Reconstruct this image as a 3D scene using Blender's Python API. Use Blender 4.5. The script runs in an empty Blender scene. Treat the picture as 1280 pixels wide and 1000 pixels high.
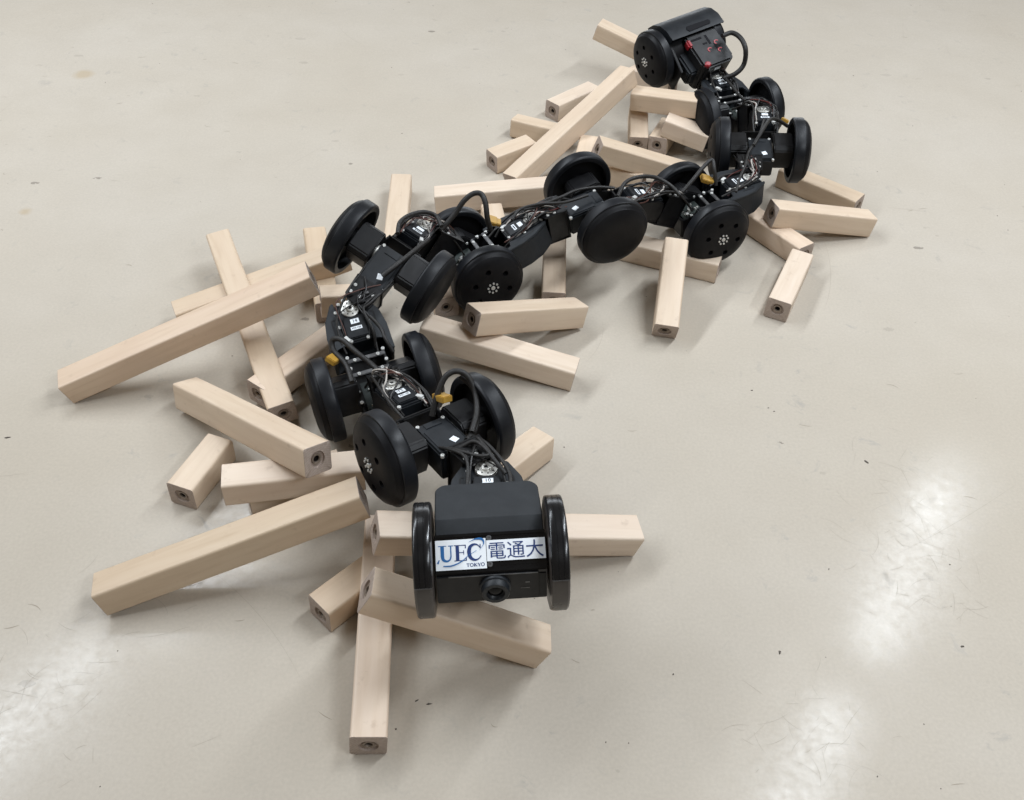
import bpy, bmesh, math, random
from mathutils import Vector, Matrix, noise

# ------------------------------------------------------------------ camera, world, lamps, exposure
SC = bpy.context.scene
COL = SC.collection
CAM_H, CAM_P, CAM_F, CAM_R = 0.99378, 0.744974, 1178.55, -0.045813
cd = bpy.data.cameras.new('camera')
cam = bpy.data.objects.new('camera', cd)
COL.objects.link(cam)
fw = Vector((0, math.cos(CAM_P), -math.sin(CAM_P)))
rt = Vector((1, 0, 0))
dn = fw.cross(rt)
c_, s_ = math.cos(CAM_R), math.sin(CAM_R)
rt, dn = c_ * rt + s_ * dn, -s_ * rt + c_ * dn
up = -dn
bk = -fw
cam.matrix_world = Matrix(((rt.x, up.x, bk.x, 0), (rt.y, up.y, bk.y, 0), (rt.z, up.z, bk.z, CAM_H), (0, 0, 0, 1)))
cd.sensor_width = 36
cd.lens = 36 * CAM_F / 1280
cd.shift_y = -20 / 1280
cd.clip_start = 0.02
cd.clip_end = 100
SC.camera = cam

world = bpy.data.worlds.new('World')
SC.world = world
world.use_nodes = True
wbg = world.node_tree.nodes['Background']
wbg.inputs[0].default_value = (1.0, 0.88, 0.72, 1)
wbg.inputs[1].default_value = 0.14

SC.view_settings.view_transform = 'Standard'
SC.view_settings.look = 'None'
SC.view_settings.exposure = 0.07
SC.view_settings.gamma = 1


def lamp(x, y, z, power, ang=1.02, lx=1.2, ly=0.18):
    ld = bpy.data.lights.new('ceiling_lamp_or_fill', 'AREA')
    ld.shape = 'RECTANGLE'
    ld.size = lx
    ld.size_y = ly
    ld.energy = power
    ld.color = (0.865, 0.93, 1.0)
    o = bpy.data.objects.new('ceiling_lamp_or_fill', ld)
    COL.objects.link(o)
    o.location = (x, y, z)
    o.rotation_euler = (0, 0, ang)
    return o


LAMP_W = 34.5
for x, y, k in ((1.84, 2.65, 1), (1.04, 1.41, 1), (-1.15, 2.62, 1), (-1.90, 1.52, 1), (1.55, -0.45, 1.1), (-2.65, 0.42, 0.8)):  # last two are unseen fills added to brighten the front
    lamp(x, y, 2.4, LAMP_W * k)

# unseen area light added far behind the bars to lighten their tops
wl = bpy.data.lights.new('back_fill', 'AREA')
wl.shape = 'RECTANGLE'
wl.size, wl.size_y = 7.0, 1.2
wl.energy = 100
wl.color = (0.88, 0.94, 1.0)
wo = bpy.data.objects.new('back_fill', wl)
COL.objects.link(wo)
wo.location = (0.3, 9.5, 0.95)
wo.rotation_euler = (math.radians(-90), 0, 0)

# ------------------------------------------------------------------ node helpers and materials
def mat(name, col, rough=0.5, metal=0.0, spec=None, coat=0.0):
    m = bpy.data.materials.new(name)
    m.use_nodes = True
    b = m.node_tree.nodes['Principled BSDF']
    b.inputs['Base Color'].default_value = (*col, 1)
    b.inputs['Roughness'].default_value = rough
    b.inputs['Metallic'].default_value = metal
    if spec is not None:
        b.inputs['Specular IOR Level'].default_value = spec
    if coat:
        b.inputs['Coat Weight'].default_value = coat
        b.inputs['Coat Roughness'].default_value = 0.15
    return m


def N(m, t, **kw):
    n = m.node_tree.nodes.new(t)
    for k, v in kw.items():
        setattr(n, k, v)
    return n


def L(m, a, b):
    m.node_tree.links.new(a, b)


def ramp(m, src, stops):
    r = N(m, 'ShaderNodeValToRGB')
    el = r.color_ramp.elements
    while len(el) < len(stops):
        el.new(0.5)
    for e, (p, c) in zip(el, stops):
        e.position = p
        e.color = c if len(c) == 4 else (*c, 1)
    L(m, src, r.inputs[0])
    return r.outputs[0]


def noise_tex(m, vec, scale, detail=4, rough=0.55, dist=0.0):
    n = N(m, 'ShaderNodeTexNoise')
    n.inputs['Scale'].default_value = scale
    n.inputs['Detail'].default_value = detail
    n.inputs['Roughness'].default_value = rough
    n.inputs['Distortion'].default_value = dist
    L(m, vec, n.inputs['Vector'])
    return n.outputs[0]


def mix(m, fac, a, b, typ='MIX'):
    x = N(m, 'ShaderNodeMix', data_type='RGBA', blend_type=typ)
    if isinstance(fac, (int, float)):
        x.inputs[0].default_value = fac
    else:
        L(m, fac, x.inputs[0])
    for v, i in ((a, 6), (b, 7)):
        if isinstance(v, (tuple, list)):
            x.inputs[i].default_value = (*v[:3], 1)
        else:
            L(m, v, x.inputs[i])
    return x.outputs[2]


def math_n(m, op, a, b=None, clamp=False):
    x = N(m, 'ShaderNodeMath', operation=op, use_clamp=clamp)
    for v, i in ((a, 0), (b, 1)):
        if v is None:
            continue
        if isinstance(v, (int, float)):
            x.inputs[i].default_value = v
        else:
            L(m, v, x.inputs[i])
    return x.outputs[0]


def bump(m, h, strength, dist=0.001):
    b = N(m, 'ShaderNodeBump')
    b.inputs['Strength'].default_value = strength
    b.inputs['Distance'].default_value = dist
    L(m, h, b.inputs['Height'])
    L(m, b.outputs[0], m.node_tree.nodes['Principled BSDF'].inputs['Normal'])


def floor_material():
    m = mat('waxed_linoleum', (0.6, 0.58, 0.55), 0.3)
    bs = m.node_tree.nodes['Principled BSDF']
    tc = N(m, 'ShaderNodeTexCoord').outputs['Object']
    big = noise_tex(m, tc, 1.6, 3)
    mid = noise_tex(m, tc, 9, 5)
    fine = noise_tex(m, tc, 240, 3)
    col = ramp(m, big, [(0.3, (0.478, 0.424, 0.350)), (0.7, (0.514, 0.465, 0.400))])
    col = mix(m, ramp(m, mid, [(0.35, (0, 0, 0)), (0.75, (0.35, 0.35, 0.35))]), col, (0.435, 0.385, 0.318))
    col = mix(m, 0.10, col, fine, 'OVERLAY')
    # faint grey scuffs, patchy
    sc = noise_tex(m, tc, 26, 6, 0.7, 0.6)
    patch = noise_tex(m, tc, 3.0, 2)
    scf = math_n(m, 'MULTIPLY', ramp(m, sc, [(0.60, (0, 0, 0)), (0.74, (1, 1, 1))]), ramp(m, patch, [(0.40, (0, 0, 0)), (0.64, (0.85, 0.85, 0.85))]))
    col = mix(m, scf, col, (0.335, 0.315, 0.285))
    # tiny dark grit
    v = N(m, 'ShaderNodeTexVoronoi', feature='F1')
    v.inputs['Scale'].default_value = 19
    v.inputs['Randomness'].default_value = 1
    gm = N(m, 'ShaderNodeMapping')
    gm.inputs['Scale'].default_value = (0.62, 1.25, 1)
    gm.inputs['Rotation'].default_value = (0, 0, 0.25)
    gw = N(m, 'ShaderNodeTexNoise')
    gw.inputs['Scale'].default_value = 150
    L(m, tc, gw.inputs['Vector'])
    gs = N(m, 'ShaderNodeVectorMath', operation='SCALE')
    gs.inputs['Scale'].default_value = 0.006
    L(m, gw.outputs['Color'], gs.inputs[0])
    ga = N(m, 'ShaderNodeVectorMath', operation='ADD')
    L(m, tc, ga.inputs[0])
    L(m, gs.outputs[0], ga.inputs[1])
    L(m, ga.outputs[0], gm.inputs[0])
    L(m, gm.outputs[0], v.inputs['Vector'])
    pick = N(m, 'ShaderNodeSeparateColor')
    L(m, v.outputs['Color'], pick.inputs[0])
    wob = math_n(m, 'MULTIPLY', noise_tex(m, tc, 420, 2), 0.04)
    rad = math_n(m, 'ADD', math_n(m, 'MULTIPLY', math_n(m, 'POWER', pick.outputs[1], 1.6), 0.15), wob)
    dot = math_n(m, 'MULTIPLY', math_n(m, 'LESS_THAN', v.outputs['Distance'], rad), math_n(m, 'GREATER_THAN', pick.outputs[0], 0.74))
    col = mix(m, math_n(m, 'MULTIPLY', dot, math_n(m, 'ADD', math_n(m, 'MULTIPLY', pick.outputs[2], 0.5), 0.12)), col, (0.16, 0.14, 0.12))
    for (sx, sy, sr) in ((-1.031, 2.078, 0.024), (-0.93, 1.49, 0.012)):
        dv = N(m, 'ShaderNodeVectorMath', operation='DISTANCE')
        L(m, tc, dv.inputs[0])
        dv.inputs[1].default_value = (sx, sy, 0)
        dd = math_n(m, 'ADD', dv.outputs['Value'], math_n(m, 'MULTIPLY', math_n(m, 'SUBTRACT', mid, 0.5), 0.06))
        st = ramp(m, math_n(m, 'DIVIDE', dd, sr), [(0.25, (0.42, 0.42, 0.42)), (1.0, (0, 0, 0))])
        col = mix(m, st, col, (0.40, 0.29, 0.155))
    L(m, col, bs.inputs['Base Color'])
    r = ramp(m, noise_tex(m, tc, 6, 5), [(0.3, (0.11, 0.11, 0.11)), (0.75, (0.20, 0.20, 0.20))])
    r = math_n(m, 'ADD', r, math_n(m, 'MULTIPLY', scf, 0.25))
    L(m, r, bs.inputs['Roughness'])
    # wax coat worn in patches: uneven gloss
    wax = ramp(m, noise_tex(m, tc, 85, 10, 0.82), [(0.38, (0.03, 0.03, 0.03)), (0.62, (0.145, 0.145, 0.145))])
    L(m, wax, bs.inputs['Specular IOR Level'])
    h = noise_tex(m, tc, 120, 7, 0.75)
    bump(m, h, 0.07, 0.0005)
    return m


def wood_material():
    m = mat('pale_birch', (0.66, 0.54, 0.42), 0.5)
    bs = m.node_tree.nodes['Principled BSDF']
    tc = N(m, 'ShaderNodeTexCoord').outputs['Object']
    oi = N(m, 'ShaderNodeObjectInfo').outputs['Random']
    off = N(m, 'ShaderNodeCombineXYZ')
    L(m, math_n(m, 'MULTIPLY', oi, 13.0), off.inputs[0])
    L(m, math_n(m, 'MULTIPLY', oi, 7.0), off.inputs[1])
    va = N(m, 'ShaderNodeVectorMath', operation='ADD')
    L(m, tc, va.inputs[0])
    L(m, off.outputs[0], va.inputs[1])
    mp = N(m, 'ShaderNodeMapping')
    mp.inputs['Scale'].default_value = (5, 60, 60)
    L(m, va.outputs[0], mp.inputs[0])
    grain = noise_tex(m, mp.outputs[0], 1.6, 6, 0.6, 0.4)
    mp2 = N(m, 'ShaderNodeMapping')
    mp2.inputs['Scale'].default_value = (7, 18, 18)
    L(m, va.outputs[0], mp2.inputs[0])
    broad = noise_tex(m, mp2.outputs[0], 1.0, 3, 0.5, 0.5)
    col = ramp(m, grain, [(0.25, (0.60, 0.485, 0.365)), (0.5, (0.685, 0.572, 0.45)), (0.78, (0.73, 0.625, 0.51))])
    col = mix(m, ramp(m, broad, [(0.35, (0, 0, 0)), (0.75, (0.55, 0.55, 0.55))]), col, (0.60, 0.47, 0.36))
    tint = ramp(m, oi, [(0.0, (0.86, 0.80, 0.71)), (0.25, (1.03, 0.99, 0.95)), (0.5, (0.95, 0.91, 0.86)), (0.75, (1.05, 1.04, 1.05)), (1.0, (0.98, 0.90, 0.84))])
    col = mix(m, 1.0, col, tint, 'MULTIPLY')
    # handling marks and small dark flecks
    fl = ramp(m, noise_tex(m, va.outputs[0], 55, 4, 0.6), [(0.62, (0, 0, 0)), (0.74, (0.34, 0.34, 0.34))])
    col = mix(m, fl, col, (0.40, 0.29, 0.2))
    L(m, col, bs.inputs['Base Color'])
    L(m, ramp(m, grain, [(0.2, (0.42, 0.42, 0.42)), (0.8, (0.58, 0.58, 0.58))]), bs.inputs['Roughness'])
    bump(m, grain, 0.12, 0.0005)
    return m


def endgrain_material():
    m = mat('birch_end_grain', (0.46, 0.37, 0.31), 0.75)
    tc = N(m, 'ShaderNodeTexCoord').outputs['Object']
    n = noise_tex(m, tc, 260, 4)
    w = noise_tex(m, tc, 60, 3)
    col = ramp(m, n, [(0.3, (0.36, 0.29, 0.245)), (0.75, (0.50, 0.41, 0.345))])
    col = mix(m, ramp(m, w, [(0.4, (0, 0, 0)), (0.7, (0.5, 0.5, 0.5))]), col, (0.40, 0.335, 0.295))
    oi = N(m, 'ShaderNodeObjectInfo').outputs['Random']
    mp = N(m, 'ShaderNodeMapping')
    L(m, tc, mp.inputs[0])
    cx = N(m, 'ShaderNodeCombineXYZ')
    L(m, math_n(m, 'MULTIPLY', math_n(m, 'SUBTRACT', oi, 0.5), 0.09), cx.inputs[1])
    cx.inputs[2].default_value = 0.035
    L(m, cx.outputs[0], mp.inputs['Location'])
    mp.inputs['Scale'].default_value = (0, 1, 1)
    wv = N(m, 'ShaderNodeTexWave', wave_type='RINGS', rings_direction='X')
    wv.inputs['Scale'].default_value = 105
    wv.inputs['Distortion'].default_value = 2.0
    wv.inputs['Detail'].default_value = 3
    L(m, mp.outputs[0], wv.inputs['Vector'])
    col = mix(m, math_n(m, 'MULTIPLY', wv.outputs[1], 0.35), col, (0.30, 0.225, 0.175))
    L(m, col, m.node_tree.nodes['Principled BSDF'].inputs['Base Color'])
    return m


def worn(name, col, col2, rough, rough2, sc=60, metal=0.0, b=0.0, spec=None):
    """solid colour with slight patchy variation in tone and gloss"""
    m = mat(name, col, rough, metal, spec)
    tc = N(m, 'ShaderNodeTexCoord').outputs['Object']
    n = noise_tex(m, tc, sc, 5, 0.6)
    bs = m.node_tree.nodes['Principled BSDF']
    L(m, ramp(m, n, [(0.35, col), (0.7, col2)]), bs.inputs['Base Color'])
    L(m, ramp(m, noise_tex(m, tc, sc * 0.6, 4), [(0.3, (rough,) * 3), (0.7, (rough2,) * 3)]), bs.inputs['Roughness'])
    if b:
        bump(m, noise_tex(m, tc, sc * 8, 2), b, 0.0004)
    return m


def printed_material():
    """3D printed plastic with fine layer lines"""
    m = worn('printed_plastic', (0.012, 0.0145, 0.0175), (0.018, 0.021, 0.025), 0.5, 0.62, 50, spec=0.4)
    tc = N(m, 'ShaderNodeTexCoord').outputs['Object']
    w = N(m, 'ShaderNodeTexWave', wave_type='BANDS', bands_direction='X')
    w.inputs['Scale'].default_value = 420
    w.inputs['Distortion'].default_value = 0.6
    L(m, tc, w.inputs['Vector'])
    bump(m, w.outputs[1], 0.25, 0.0003)
    return m


M = dict(
    floor=floor_material(), wood=wood_material(), end=endgrain_material(),
    insert=worn('insert_metal', (0.20, 0.155, 0.12), (0.30, 0.24, 0.19), 0.4, 0.55, 90, 0.3),
    bore=mat('bore_dark', (0.035, 0.026, 0.02), 0.8),
    rubber=worn('black_rubber', (0.006, 0.007, 0.009), (0.013, 0.014, 0.017), 0.34, 0.52, 26, b=0.10, spec=0.28),
    gloss=worn('gloss_rubber', (0.005, 0.005, 0.006), (0.009, 0.009, 0.010), 0.16, 0.30, 60, b=0.06),
    band=worn('satin_band', (0.004, 0.004, 0.005), (0.008, 0.008, 0.008), 0.10, 0.19, 60, spec=0.4),
    rim=worn('rim_painted_reflection', (0.050, 0.043, 0.039), (0.066, 0.057, 0.050), 0.25, 0.4, 60),  # brown base colour stands in for wood reflected in the glossy head wheels
    disc=worn('black_wheel_plastic', (0.005, 0.005, 0.006), (0.010, 0.010, 0.011), 0.38, 0.58, 30, b=0.06, spec=0.16),
    black=worn('black_plastic', (0.005, 0.005, 0.006), (0.010, 0.010, 0.011), 0.38, 0.55, 60, spec=0.35),
    motor=worn('motor_case', (0.009, 0.011, 0.014), (0.014, 0.017, 0.021), 0.40, 0.55, 60, spec=0.4),
    lid=worn('motor_lid', (0.007, 0.0085, 0.011), (0.012, 0.014, 0.017), 0.36, 0.5, 60, spec=0.4),
    bracket=printed_material(),
    violet=worn('grey_plastic', (0.055, 0.056, 0.068), (0.075, 0.076, 0.09), 0.45, 0.55, 60),
    alu=worn('black_anodised', (0.010, 0.010, 0.011), (0.020, 0.020, 0.021), 0.3, 0.42, 80, 0.4),
    silver=worn('silver_metal', (0.60, 0.59, 0.55), (0.72, 0.71, 0.67), 0.38, 0.5, 120, 0.75),
    steel=worn('steel_bar', (0.12, 0.12, 0.125), (0.2, 0.2, 0.2), 0.35, 0.5, 120, 0.8),
    screw=worn('screw_head', (0.66, 0.66, 0.64), (0.78, 0.78, 0.75), 0.35, 0.5, 300, 0.4),
    white=worn('white_sticker', (0.80, 0.84, 0.88), (0.86, 0.89, 0.92), 0.45, 0.55, 70),
    grey=mat('connector_white', (0.62, 0.62, 0.60), 0.5),
    navy=mat('navy_print', (0.010, 0.035, 0.15), 0.5),
    blue=mat('blue_print', (0.015, 0.13, 0.36), 0.5),
    ink=mat('black_print', (0.012, 0.012, 0.014), 0.8, spec=0.15),
    cable=worn('braided_sleeve', (0.007, 0.006, 0.006), (0.022, 0.020, 0.018), 0.42, 0.6, 420, b=0.5),
    wire=mat('black_wire', (0.013, 0.012, 0.012), 0.45),
    redw=mat('red_wire', (0.09, 0.012, 0.009), 0.45),
    brown=mat('brown_wire', (0.09, 0.035, 0.025), 0.5),
    whitew=mat('white_wire', (0.5, 0.46, 0.42), 0.5),
    yellow=worn('yellow_nylon', (0.40, 0.22, 0.03), (0.52, 0.31, 0.055), 0.4, 0.5, 80),
    red=worn('red_plastic', (0.26, 0.010, 0.018), (0.34, 0.018, 0.026), 0.3, 0.4, 80),
    pcb=worn('circuit_board', (0.012, 0.022, 0.020), (0.03, 0.035, 0.032), 0.4, 0.6, 200),
    bluec=mat('blue_clip', (0.03, 0.09, 0.22), 0.4),
    lens=mat('lens_glass', (0.002, 0.002, 0.003), 0.12, spec=0.2),
    scuff=mat('scuff_grey', (0.33, 0.285, 0.23), 0.6, spec=0.1),
    grit=mat('dark_grit', (0.10, 0.085, 0.07), 0.8),
)

# ------------------------------------------------------------------ mesh helpers
def mesh_of(bm, name, mats, smooth=None):
    me = bpy.data.meshes.new(name)
    bmesh.ops.recalc_face_normals(bm, faces=bm.faces[:])
    bm.to_mesh(me)
    bm.free()
    for k in (mats if isinstance(mats, (list, tuple)) else [mats]):
        me.materials.append(M[k])
    if smooth is not None:
        me.polygons.foreach_set('use_smooth', [True] * len(me.polygons))
        me.set_sharp_from_angle(angle=math.radians(smooth))
    return me


def bx(bm, x0, x1, y0, y1, z0, z1, bev=0.0, mi=0, seg=2):
    r = bmesh.ops.create_cube(bm, size=1)
    vs = r['verts']
    for v in vs:
        v.co = Vector(((x0 + x1) / 2 + v.co.x * (x1 - x0), (y0 + y1) / 2 + v.co.y * (y1 - y0), (z0 + z1) / 2 + v.co.z * (z1 - z0)))
    fs = set(f for v in vs for f in v.link_faces)
    for f in fs:
        f.material_index = mi
    if bev:
        es = list({e for v in vs for e in v.link_edges})
        bmesh.ops.bevel(bm, geom=es, offset=bev, segments=seg, affect='EDGES', clamp_overlap=True)
    return bm


def axmat(axis):
    """matrix turning +Z into the named axis"""
    return {'z': Matrix(), 'x': Matrix.Rotation(math.pi / 2, 4, 'Y'), 'y': Matrix.Rotation(-math.pi / 2, 4, 'X')}[axis]


def lathe(bm, prof, axis='z', c=(0, 0, 0), n=40, mi=0, a0=0.0, a1=None):
    """revolve (h, r) pairs about an axis"""
    T = Matrix.Translation(c) @ axmat(axis)
    full = a1 is None
    a1 = 2 * math.pi if full else a1
    cnt = n if full else n + 1
    rings = []
    for h, r in prof:
        if r < 1e-7:
            rings.append([bm.verts.new(T @ Vector((0, 0, h)))])
        else:
            rings.append([bm.verts.new(T @ Vector((r * math.cos(a0 + (a1 - a0) * k / n), r * math.sin(a0 + (a1 - a0) * k / n), h))) for k in range(cnt)])
    for A, B in zip(rings, rings[1:]):
        for k in range(n):
            k2 = (k + 1) % cnt
            q = [A[k % len(A)], A[k2 % len(A)], B[k2 % len(B)], B[k % len(B)]]
            q = list(dict.fromkeys(q))
            if len(q) >= 3:
                try:
                    bm.faces.new(q).material_index = mi
                except ValueError:
                    pass
    return bm


def cyl(bm, r, h0, h1, axis='z', c=(0, 0, 0), n=20, mi=0, bev=0.0):
    if bev:
        return lathe(bm, [(h0, 0), (h0, r), (h1 - bev, r), (h1, r - bev), (h1, 0)], axis, c, n, mi)
    return lathe(bm, [(h0, 0), (h0, r), (h1, r), (h1, 0)], axis, c, n, mi)


def prism(bm, poly, a, b, plane='xy', mi=0, bev=0.0):
    """extrude a 2D polygon between a and b along the third axis"""
    def P(u, v, w):
        return {'xy': (u, v, w), 'yz': (w, u, v), 'xz': (u, w, v)}[plane]
    A = [bm.verts.new(P(u, v, a)) for u, v in poly]
    B = [bm.verts.new(P(u, v, b)) for u, v in poly]
    fs = [bm.faces.new(A), bm.faces.new(B)]
    n = len(poly)
    for k in range(n):
        fs.append(bm.faces.new([A[k], A[(k + 1) % n], B[(k + 1) % n], B[k]]))
    for f in fs:
        f.material_index = mi
    if bev:
        es = list({e for f in fs for e in f.edges})
        bmesh.ops.bevel(bm, geom=es, offset=bev, segments=2, affect='EDGES', clamp_overlap=True)
    return bm


def spline(pts, k=8):
    P = [Vector(p) for p in pts]
    P = [2 * P[0] - P[1]] + P + [2 * P[-1] - P[-2]]
    out = []
    for i in range(1, len(P) - 2):
        for j in range(k):
            t = j / k
            p0, p1, p2, p3 = P[i - 1:i + 3]
            out.append(0.5 * ((2 * p1) + (p2 - p0) * t + (2 * p0 - 5 * p1 + 4 * p2 - p3) * t * t + (3 * p1 - p0 - 3 * p2 + p3) * t ** 3))
    out.append(P[-2])
    return out


def tube(bm, pts, r, n=8, k=7, mi=0):
    S = spline(pts, k)
    nrm = None
    rings = []
    for i, p in enumerate(S):
        t = (S[min(i + 1, len(S) - 1)] - S[max(i - 1, 0)]).normalized()
        if nrm is None:
            nrm = t.orthogonal().normalized()
        nrm = (nrm - t * nrm.dot(t)).normalized()
        b = t.cross(nrm)
        rings.append([bm.verts.new(p + r * (math.cos(a) * nrm + math.sin(a) * b)) for a in [2 * math.pi * q / n for q in range(n)]])
    for A, B in zip(rings, rings[1:]):
        for q in range(n):
            bm.faces.new([A[q], A[(q + 1) % n], B[(q + 1) % n], B[q]]).material_index = mi
    bm.faces.new(rings[0]).material_index = mi
    bm.faces.new(rings[-1]).material_index = mi
    return bm


WM = {}


def part(name, me, Mw=Matrix(), parent=None):
    """link a mesh as one object placed at world matrix Mw under its parent"""
    o = bpy.data.objects.new(name, me)
    COL.objects.link(o)
    WM[o.name] = Mw
    if name in ('screws', 'hub_screws', 'wire_bundle', 'horn_holes'):
        o['kind'] = 'stuff'
    if parent is not None:
        o.parent = parent
        o.matrix_basis = WM[parent.name].inverted() @ Mw
    else:
        o.matrix_basis = Mw
    return o


def frame(O, x, y):
    """orthonormal frame at O: x kept, y made perpendicular, z = x cross y"""
    x = Vector(x).normalized()
    y = Vector(y)
    y = (y - x * y.dot(x)).normalized()
    z = x.cross(y)
    return Matrix(((x.x, y.x, z.x, O[0]), (x.y, y.y, z.y, O[1]), (x.z, y.z, z.z, O[2]), (0, 0, 0, 1)))


# ------------------------------------------------------------------ the floor
bm = bmesh.new()
for p in ((-7, -4, 0), (9, -4, 0), (9, 14, 0), (-7, 14, 0)):
    bm.verts.new(p)
bm.faces.new(bm.verts[:])
fl = part('floor', mesh_of(bm, 'floor', 'floor'))
fl['kind'] = 'structure'

# loose grit lying on the floor
rnd = random.Random(5)
bm = bmesh.new()


def grit(x, y, r, n=6, st=1.0, a=0.0):
    vs = []
    for k in range(n):
        t = 2 * math.pi * k / n
        q = r * rnd.uniform(0.6, 1.1)
        u, w = q * st * math.cos(t), q * math.sin(t)
        vs.append((x + u * math.cos(a) - w * math.sin(a), y + u * math.sin(a) + w * math.cos(a)))
    A = [bm.verts.new((*p, 0.0002)) for p in vs]
    B = [bm.verts.new((x + (p[0] - x) * 0.6, y + (p[1] - y) * 0.6, 0.0002 + r * 0.5)) for p in vs]
    bm.faces.new(B)
    for k in range(n):
        bm.faces.new([A[k], A[(k + 1) % n], B[(k + 1) % n], B[k]])


for (x, y), r, st, a in zip([(-0.716, 0.916), (0.375, 1.088), (0.519, 0.946), (0.336, 0.624), (0.585, 0.767), (0.402, 1.043), (0.51, 2.494), (-0.006, 0.634), (-0.077, 0.537), (-0.092, 0.54), (-0.111, 0.505), (0.562, 0.644), (0.485, 0.54), (0.394, 1.05)],
                            [.0022, .0016, .0026, .0024, .0014, .0012, .0014, .001, .0018, .0016, .0018, .0022, .0012, .0012],
                            [3, 2.2, 2.6, 2.0, 1.2, 2, 1.4, 1, 3.2, 2.6, 1.0, 1.6, 1, 2.5], [.2, .3, -.9, 1.4, 0, .1, 0, 0, .1, .7, 0, .4, 0, .2]):
    grit(x, y, r * 0.75, 7, st, a)
for k in range(170):
    grit(rnd.uniform(-1.3, 1.5), rnd.uniform(0.35, 3.2), rnd.uniform(0.0004, 0.0011), 5, rnd.uniform(1, 2.5), rnd.uniform(0, 3))
g = part('floor_grit', mesh_of(bm, 'floor_grit', 'grit'))
g['kind'] = 'stuff'
g['label'] = 'scattered dark specks of grit lying over the beige floor'

# hairline scratches worn into the wax
bm = bmesh.new()


def scratch(x, y, ln, a, bend, w):
    n = 8
    prev = None
    for k in range(n + 1):
        t = k / n
        aa = a + bend * (t - 0.5)
        px, py = x + math.cos(a) * ln * (t - 0.5) - math.sin(a) * bend * ln * (t - 0.5) ** 2, y + math.sin(a) * ln * (t - 0.5) + math.cos(a) * bend * ln * (t - 0.5) ** 2
        ww = w * (0.25 + 0.75 * math.sin(math.pi * t))
        l, r = bm.verts.new((px - math.sin(aa) * ww, py + math.cos(aa) * ww, 0.00012)), bm.verts.new((px + math.sin(aa) * ww, py - math.cos(aa) * ww, 0.00012))
        if prev:
            bm.faces.new([prev[0], l, r, prev[1]])
        prev = (l, r)


for k in range(22):
    scratch(rnd.uniform(-1.2, 1.4), rnd.uniform(0.35, 2.6), rnd.uniform(0.06, 0.25), rnd.uniform(0, 3.14), rnd.uniform(-0.4, 0.4), rnd.uniform(0.00008, 0.0002))
for cx, cy, sx, sy, cnt in ((0.545, 0.79, 0.04, 0.08, 75), (0.35, 0.52, 0.05, 0.05, 40), (-0.50, 0.53, 0.06, 0.07, 45)):
    for k in range(cnt):
        scratch(rnd.gauss(cx, sx), rnd.gauss(cy, sy), rnd.uniform(0.006, 0.045), rnd.choice((1.0, 2.3, 0.1)) + rnd.gauss(0, 0.45), rnd.uniform(-0.5, 0.5), rnd.uniform(0.00008, 0.0002))
for k in range(160):
    scratch(rnd.uniform(-1.5, 1.6), rnd.uniform(0.35, 3.2), rnd.uniform(0.004, 0.02), rnd.uniform(-0.6, 0.6), rnd.uniform(-1, 1), rnd.uniform(0.0004, 0.0011))
g = part('floor_scratches', mesh_of(bm, 'floor_scratches', 'scuff'))
g['kind'] = 'stuff'
g['label'] = 'fine grey scratches worn into the shiny floor'

# ------------------------------------------------------------------ wooden bars: start point, yaw, pitch, roll, length
W2 = 0.02


def bar_mesh(Ln, rng, offs):
    bm = bmesh.new()
    rc = rng.uniform(0.0028, 0.0042)
    out = []
    for cx, cy, a0 in ((1, 1, 0), (-1, 1, 90), (-1, -1, 180), (1, -1, 270)):
        for k in range(5):
            a = math.radians(a0 + 22.5 * k)
            out.append((cx * (W2 - rc) + rc * math.cos(a), cy * (W2 - rc) + rc * math.sin(a)))
        nx = out[-1]
        # mid-side points so the ring joins the round counterbore evenly
        a1 = math.radians(a0 + 90)
        ex, ey = (-1, 0) if a0 == 0 else (0, -1) if a0 == 90 else (1, 0) if a0 == 180 else (0, 1)
        span = 2 * (W2 - rc)
        for f in (0.25, 0.5, 0.75):
            out.append((nx[0] + ex * span * f, nx[1] + ey * span * f))
    n = len(out)
    c = 0.0005
    OFF = [0.0, 0.0]

    def ring(x, k=1.0, rad=None, depth=None):
        vs = []
        for (y, z) in out:
            if rad is None:
                vs.append(bm.verts.new((x, y * k, z * k)))
            else:
                d = math.hypot(y, z)
                vs.append(bm.verts.new((x, y / d * rad + OFF[0], z / d * rad + OFF[1])))
        return vs
    def join(A, B, mi=0):
        for k in range(n):
            bm.faces.new([A[k], A[(k + 1) % n], B[(k + 1) % n], B[k]]).material_index = mi
    def side(s):
        X = 0 if s < 0 else Ln
        OFF[:] = offs[0 if s < 0 else 1]
        d = 1 if s < 0 else -1
        a = ring(X + d * c)
        b = ring(X, 1 - c / W2)
        e = ring(X, rad=0.0112)
        f = ring(X + d * 0.0030, rad=0.0110)
        g2 = ring(X + d * 0.0030, rad=0.0052)
        h = ring(X + d * 0.020, rad=0.0050)
        join(a, b, 1); join(b, e, 1); join(e, f, 1); join(f, g2, 1); join(g2, h, 2)
        bm.faces.new(h).material_index = 2
        return a
    A = side(-1)
    B = side(1)
    # body in sections with the slightest waviness of planed stock
    prev = A
    ns = max(2, int(Ln / 0.05))
    ph = rng.uniform(0, 6)
    for k in range(1, ns):
        x = c + (Ln - 2 * c) * k / ns
        cur = ring(x)
        dy, dz = 0.0002 * math.sin(ph + x * 21), 0.0002 * math.cos(ph + x * 17)
        for v in cur:
            v.co.y += dy
            v.co.z += dz
        join(prev, cur)
        prev = cur
    join(prev, B)
    return mesh_of(bm, 'wooden_bar', ['wood', 'end', 'bore'], 40)


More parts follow.
